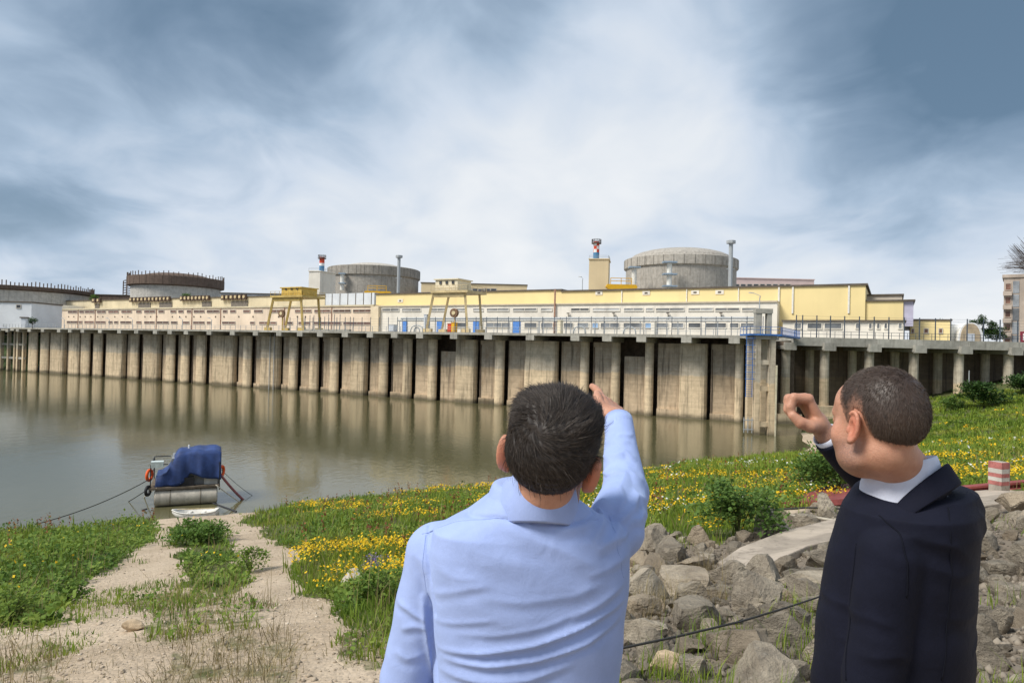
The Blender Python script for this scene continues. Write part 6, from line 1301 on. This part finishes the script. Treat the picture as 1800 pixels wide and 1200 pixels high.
def th1(q_): return .002+.006*np.clip((q_[:, 2]+.085)/.10, 0, 1)+.006*np.clip((q_[:, 2]-.05)/.07, 0, 1)+.013*np.exp(-((np.abs(q_[:, 0])-.058)/.026)**2-((q_[:, 2]-.092)/.030)**2)
V, F, N, fn = hair_cap(r1_, P1h, Rh1, th1, HAIR1); SK1 = lambda p: skull((p-P1h)@Rh1)
def hair_tuft(V, N, fn, hc, Rh, n, Lf, wp, swirl, liftf, K, mh, r0, r1, Fq, clump=1.0, fade=.004):
    k = RNG.integers(len(V), size=n); q_ = (V[k]-hc)@Rh; okk = (q_[:, 2]-zline(q_[:, 1])+.004 > fade*RNG.random(n)) & (N[k]@np.ones(3) > -9); k = k[okk]; roots = V[k]+RNG.normal(size=(len(k), 3))*.0016; n_ = N[k]; q_ = (roots-hc)@Rh; nl = n_@Rh
    r = q_-wp; r -= nl*(r*nl).sum(1, keepdims=True); dist = np.linalg.norm(r, axis=1, keepdims=True); r /= dist+1e-6; sw = np.cross(nl, r); dirl = r+sw*swirl*np.exp(-dist/.075)*1.3; dirl[:, 2] -= 1.2*np.clip((.05-q_[:, 2])/.08, 0, 1.3); ck = np.stack([np.sin(q_[:, 0]*190+q_[:, 2]*60)*np.cos(q_[:, 1]*170-q_[:, 2]*120+1), np.sin(q_[:, 1]*200+q_[:, 0]*90+2), np.sin(q_[:, 2]*180-q_[:, 0]*140)], 1); dirl += RNG.normal(size=dirl.shape)*.12+.30*ck*clump
    dirl -= nl*(dirl*nl).sum(1, keepdims=True); dirl /= np.linalg.norm(dirl, axis=1, keepdims=True)+1e-9; return strands(roots, n_, dirl@Rh.T, Lf(q_)*RNG.uniform(.7, 1.2, len(k)), liftf(q_), fn, K, r0, r1, mh)
S1 = hair_tuft(V, N, fn, P1h, Rh1, 17000, lambda q_: .009+.020*np.clip((q_[:, 2]+.03)/.10, 0, 1), np.array((-.018, -.098, .070)), 1.3, lambda q_: .10+.16*np.clip((q_[:, 2]-.07)/.05, 0, 1)+.05*RNG.normal(size=len(q_)), 5, .0006, .00045, .00014, None)
S1b = hair_tuft(V, N, fn, P1h, Rh1, 150, lambda q_: .030+0*q_[:, 0], np.array((-.018, -.098, .070)), 1.0, lambda q_: .50+.12*RNG.normal(size=len(q_)), 5, .0008, .0006, .00015, None)
put('hair', mesh_np('hair', *cat_mesh([(V, F), S1, S1b]), True), HAIR1, r1_)
def on_cloth(fn, px, py, d0, d1, off=.0):
    r = px_ray(px, py); ts = np.linspace(d0, d1, 500)/r[1]; P = CAMP[None]+r[None]*ts[:, None]; k = int(np.argmax(fn(P) < off)); return P[k] if fn(P[k:k+1])[0] < off else None
def seam(name, fn, pxs, d0, d1, r, mat, parent, disp=None):
    pxs = np.array(pxs, float); t = np.linspace(0, len(pxs)-1, 10*(len(pxs)-1)+1); P = [on_cloth(fn, np.interp(a, range(len(pxs)), pxs[:, 0]), np.interp(a, range(len(pxs)), pxs[:, 1]), d0, d1) for a in t]; P = np.array([p for p in P if p is not None])
    if len(P) < 4: return
    if disp is not None: N = grad(fn, P); P = P-N*fn(P)[:, None]; P = P+N*(disp(P, N)[:, None]+r*.25)
    for _ in range(2): P[1:-1] = (P[:-2]+2*P[1:-1]+P[2:])/4
    MB().tube(list(P), r, 6).build(name, mat, parent, smooth=True)
seam('yoke_seam', gar1, [(742, 938), (800, 917), (868, 908), (940, 914), (1010, 918), (1060, 914)], 1.1, 1.6, .0009, SHIRT, r1_, disp1)
seam('armhole_seam', gar1, [(748, 940), (744, 985), (748, 1030), (756, 1075)], 1.1, 1.6, .0009, SHIRT, r1_, disp1)
seam('armhole_seam', gar1, [(1072, 905), (1082, 940), (1090, 980), (1096, 1015)], 1.1, 1.7, .0009, SHIRT, r1_, disp1)
# ---------------- the man in the navy jacket
P2 = np.array((.950, 1.66, 0)); P2[2] = gz(P2[0], P2[1]); P2h = D(1540, 744, 1.55); H2 = (P2h[2]+.128-P2[2])
Y2W = 50; Rt2 = R3(Y2W); JACK = cloth('navy_jacket', (.0062, .0074, .0175), .85, .0, 700, .12); WSH = cloth('white_shirt', (.62, .65, .76), .8, .1)
A2 = (.185, .188, .182, .180, .192, .205, .208, .206, .165, .108, .074, .066); B2 = (.158, .168, .170, .168, .162, .154, .150, .142, .126, .094, .074, .066); Y2 = (.010, .012, .014, .012, .004, -.008, -.020, -.026, -.030, -.030, -.028, -.022)
shL = P2+Rt2@np.array((-.172, -.016, .772*H2)); shR = P2+Rt2@np.array((.178, .0, .795*H2))
aL2 = (shL, shL+np.array((-.030, .012, -.29)), shL+np.array((-.045, .085, -.53))); wr2 = D(1453, 766, 2.0); aR2 = (shR, D(1560, 872, 2.06), wr2)
FOLDS2 = [([(1500, 925), (1560, 920), (1620, 935), (1660, 960)], .006, .014, 1.58), ([(1560, 960), (1630, 985), (1700, 985)], .005, .016, 1.58), ([(1600, 1050), (1660, 1065), (1720, 1060)], .005, .016, 1.58), ([(1480, 1090), (1520, 1080), (1560, 1090)], .004, .012, 1.50), ([(1640, 870), (1680, 900), (1715, 950)], .007, .014, 1.68), ([(1600, 830), (1650, 850), (1700, 890)], .004, .014, 1.68), ([(1500, 1150), (1560, 1140), (1600, 1150)], .004, .012, 1.50), ([(1660, 1120), (1700, 1110), (1728, 1100)], .006, .012, 1.63)]
def disp2(V, N): return fold_disp(V, N, FOLDS2, 1.58, .0, (-.3, -.95, 0))*.6+.0022*np.sin(V[:, 0]*24+V[:, 2]*15)*np.sin(V[:, 2]*19-V[:, 1]*11)+.0012*np.sin(V[:, 2]*47+V[:, 1]*31)
F2 = np.array((-.50, .10, .85)); F2 /= np.linalg.norm(F2)
th2 = ((.014, .018, -.014), (.022, .034, -.037), (.044, .036, -.056), (.070, .033, -.064))
FLARE[0] = .12
r2_, body2, hl2, _, Rh2, gar2 = person('man with cropped hair in a dark navy jacket, right hand raised and pinching', P2, Y2W, H2, P2h, (17, 2, -3), aL2, aR2,
    (aL2[2], (-.1, .25, -1), (-.8, -.5, 0), True), (wr2+F2*.030, F2, (.85, .05, .50), False, [(58, 70, 32), (64, 80, 40), (69, 84, 40), (73, 84, 40)], th2, 1.06, 1.38), (A2, B2, Y2),
    {'top': JACK, 'trousers': TRS, 'shoe': SHO}, 'jacket', disp=disp2, arm_r=(.070, .062, .046), k_arm=.007, sleeve_end=(0, -.012), gtop=.843)
JSEAM = cloth('navy_seam', (.004, .005, .011), .9, 0)
seam('back_seam', gar2, [(1652, 830), (1668, 900), (1672, 1000), (1664, 1100), (1655, 1195)], 1.2, 2.0, .0016, JSEAM, r2_, disp2)
seam('armhole_seam', gar2, [(1545, 905), (1580, 935), (1596, 990), (1594, 1050)], 1.2, 2.0, .0018, JSEAM, r2_, disp2)
seam('sleeve_seam', gar2, [(1505, 955), (1495, 1050), (1490, 1120), (1487, 1195)], 1.2, 2.0, .0016, JSEAM, r2_, disp2)
Cn = neck_at(P2, Rt2, H2, Y2, P2h, Rh2, P2[2]+.868*H2)
def fr(t, a, b): u = max(0, (abs(t)-1.0)/1.9); return a+(b-a)*u
ringcollar('shirt_collar', Cn+np.array((0, 0, .004)), R3(Y2W, 0, -6), -2.75, 2.75, [lambda t: (.074, -.045, .006), lambda t: (.073, .030-.007*t*t, .010), lambda t: (.077, .033-.007*t*t, .010), lambda t: (.084, .010-.012*t*t, .012), lambda t: (.094, -.032-.018*t*t, .016), lambda t: (.100, -.075-.020*t*t, .018)], WSH, r2_)
jz = lambda t: -.036*min(abs(t), 1.6)**2-.02*max(0, abs(t)-1.6)
ringcollar('jacket_collar', Cn, R3(Y2W, 0, -6), -2.35, 2.35, [lambda t: (.096, -.050+jz(t), .008), lambda t: (.089, .016+jz(t), .008), lambda t: (.095, .020+jz(t), .008), lambda t: (.104, -.004+jz(t), .008), lambda t: (.114, -.028+jz(t), .006)], JACK, r2_, .004)
axc = wr2-aR2[1]; axc /= np.linalg.norm(axc); o = MB().tube([wr2-axc*.06, wr2-axc*.01, wr2+axc*.008], .039, 24, .039, cap=False).build('shirt_cuff', WSH, r2_, smooth=True); so = o.modifiers.new('solid', 'SOLIDIFY'); so.thickness = .003
def thb(q_): return .0008+.0030*np.clip((q_[:, 2]+.06)/.12, 0, 1)
V, F, N, fn = hair_cap(r2_, P2h, Rh2, thb, HAIR2, .004, .15)
S2 = hair_tuft(V, N, fn, P2h, Rh2, 17000, lambda q_: .0035+.0060*np.clip((q_[:, 2]-zline(q_[:, 1]))/.09, 0, 1), np.array((.01, -.085, .088)), .8, lambda q_: .30+.06*RNG.normal(size=len(q_)), 3, .0004, .00035, .00015, None, .15, .035)
BUZZ = HAIR2.copy(); BUZZ.name = 'cropped_hair'; _nt = BUZZ.node_tree; _b = NB(_nt); _bs = _nt.nodes['Principled BSDF']; _src = _bs.inputs['Base Color'].links[0].from_socket
_nt.links.new(_b.mix(_b.n('ShaderNodeAttribute', attribute_name='hair_cover').outputs['Fac'], (.33, .165, .105), _src), _bs.inputs['Base Color'])
me = mesh_np('hair', *cat_mesh([(V, F), S2]), True); q_ = (V-P2h)@Rh2; dz = (q_[:, 2]-zline(q_[:, 1]))+.012*np.sin(q_[:, 1]*160+q_[:, 2]*90)*.4; den_ = np.clip(.06+dz/.045+.10*np.sin(q_[:, 1]*900+q_[:, 2]*400)*np.sin(q_[:, 2]*1100-q_[:, 0]*500), 0, 1)*.97
den_ = np.concatenate([den_, np.full(len(S2[0]), 1.0)]); at = me.attributes.new('hair_cover', 'FLOAT', 'POINT'); at.data.foreach_set('value', den_.astype(np.float32)); put('hair', me, BUZZ, r2_)
# ---------------- a third person just past the right edge: only wind-blown hair reaches into the picture
P3 = np.array((.800, .85, 0)); P3[2] = gz(P3[0], P3[1]); H3 = 12.055-P3[2]; P3h = np.array((.800, .85, P3[2]+H3-.128)); Rt3 = R3(53)
def _arm(s): sh = P3+Rt3@np.array((s*.165, -.01, .80*H3)); return (sh, sh+Rt3@np.array((s*.02, -.01, -.29)), sh+Rt3@np.array((s*.02, .03, -.53)))
aL3, aR3 = _arm(-1), _arm(1); f3 = Rt3@np.array((0, .12, -1))
r3_, _, _, _, Rh3, _ = person('person at the right edge of whom only wind-blown dark hair shows', P3, 53, H3, P3h, (45, 0, 0), aL3, aR3, (aL3[2], f3, Rt3@np.array((-1, 0, 0)), True), (aR3[2], f3, Rt3@np.array((1, 0, 0)), False), (A1, B1, Y1), {'top': cloth('grey_coat', (.05, .05, .055)), 'trousers': TRS, 'shoe': SHO}, 'coat', vox=(.006, .008))
V, F, N, fn = hair_cap(r3_, P3h, Rh3, lambda q_: .014+0*q_[:, 0], HAIR2, .006)
n3 = 6000; k = RNG.integers(len(V), size=n3); r_ = V[k]; nl_ = 70; lk0 = V[RNG.integers(len(V), size=nl_)]; lk = np.argmin(((r_[:, None]-lk0[None])**2).sum(2), 1); t = np.linspace(0, 1, 10)[None, :, None]
wd = np.array((-.85, .08, .22))+RNG.normal(size=(nl_, 3))*.20; L3 = RNG.uniform(.07, .15, nl_)*np.clip((lk0[:, 2]-P3h[2]-.095)/.02, .16, 1); e_ = r_+(wd*L3[:, None])[lk]+(lk0[lk]-r_)*.6+RNG.normal(size=(n3, 3))*.004; c1 = r_+N[k]*.03+(e_-r_)*.25; c2 = e_-(wd*L3[:, None])[lk]*.25+np.array((0, 0, .025))*RNG.normal(size=(nl_, 1))[lk]
Bz = (1-t)**3*r_[:, None]+3*(1-t)**2*t*c1[:, None]+3*(1-t)*t*t*c2[:, None]+t**3*e_[:, None]; ph_ = RNG.uniform(0, 6.3, nl_)[lk][:, None]
Bz[..., 2] += .005*np.sin(t[..., 0]*11+ph_)*t[..., 0]; Bz[..., 1] += .005*np.cos(t[..., 0]*10+ph_)*t[..., 0]; S3 = tubes(Bz, .0004, .00014)
put('hair', mesh_np('hair', *cat_mesh([(V, F), S3]), True), HAIR2, r3_)
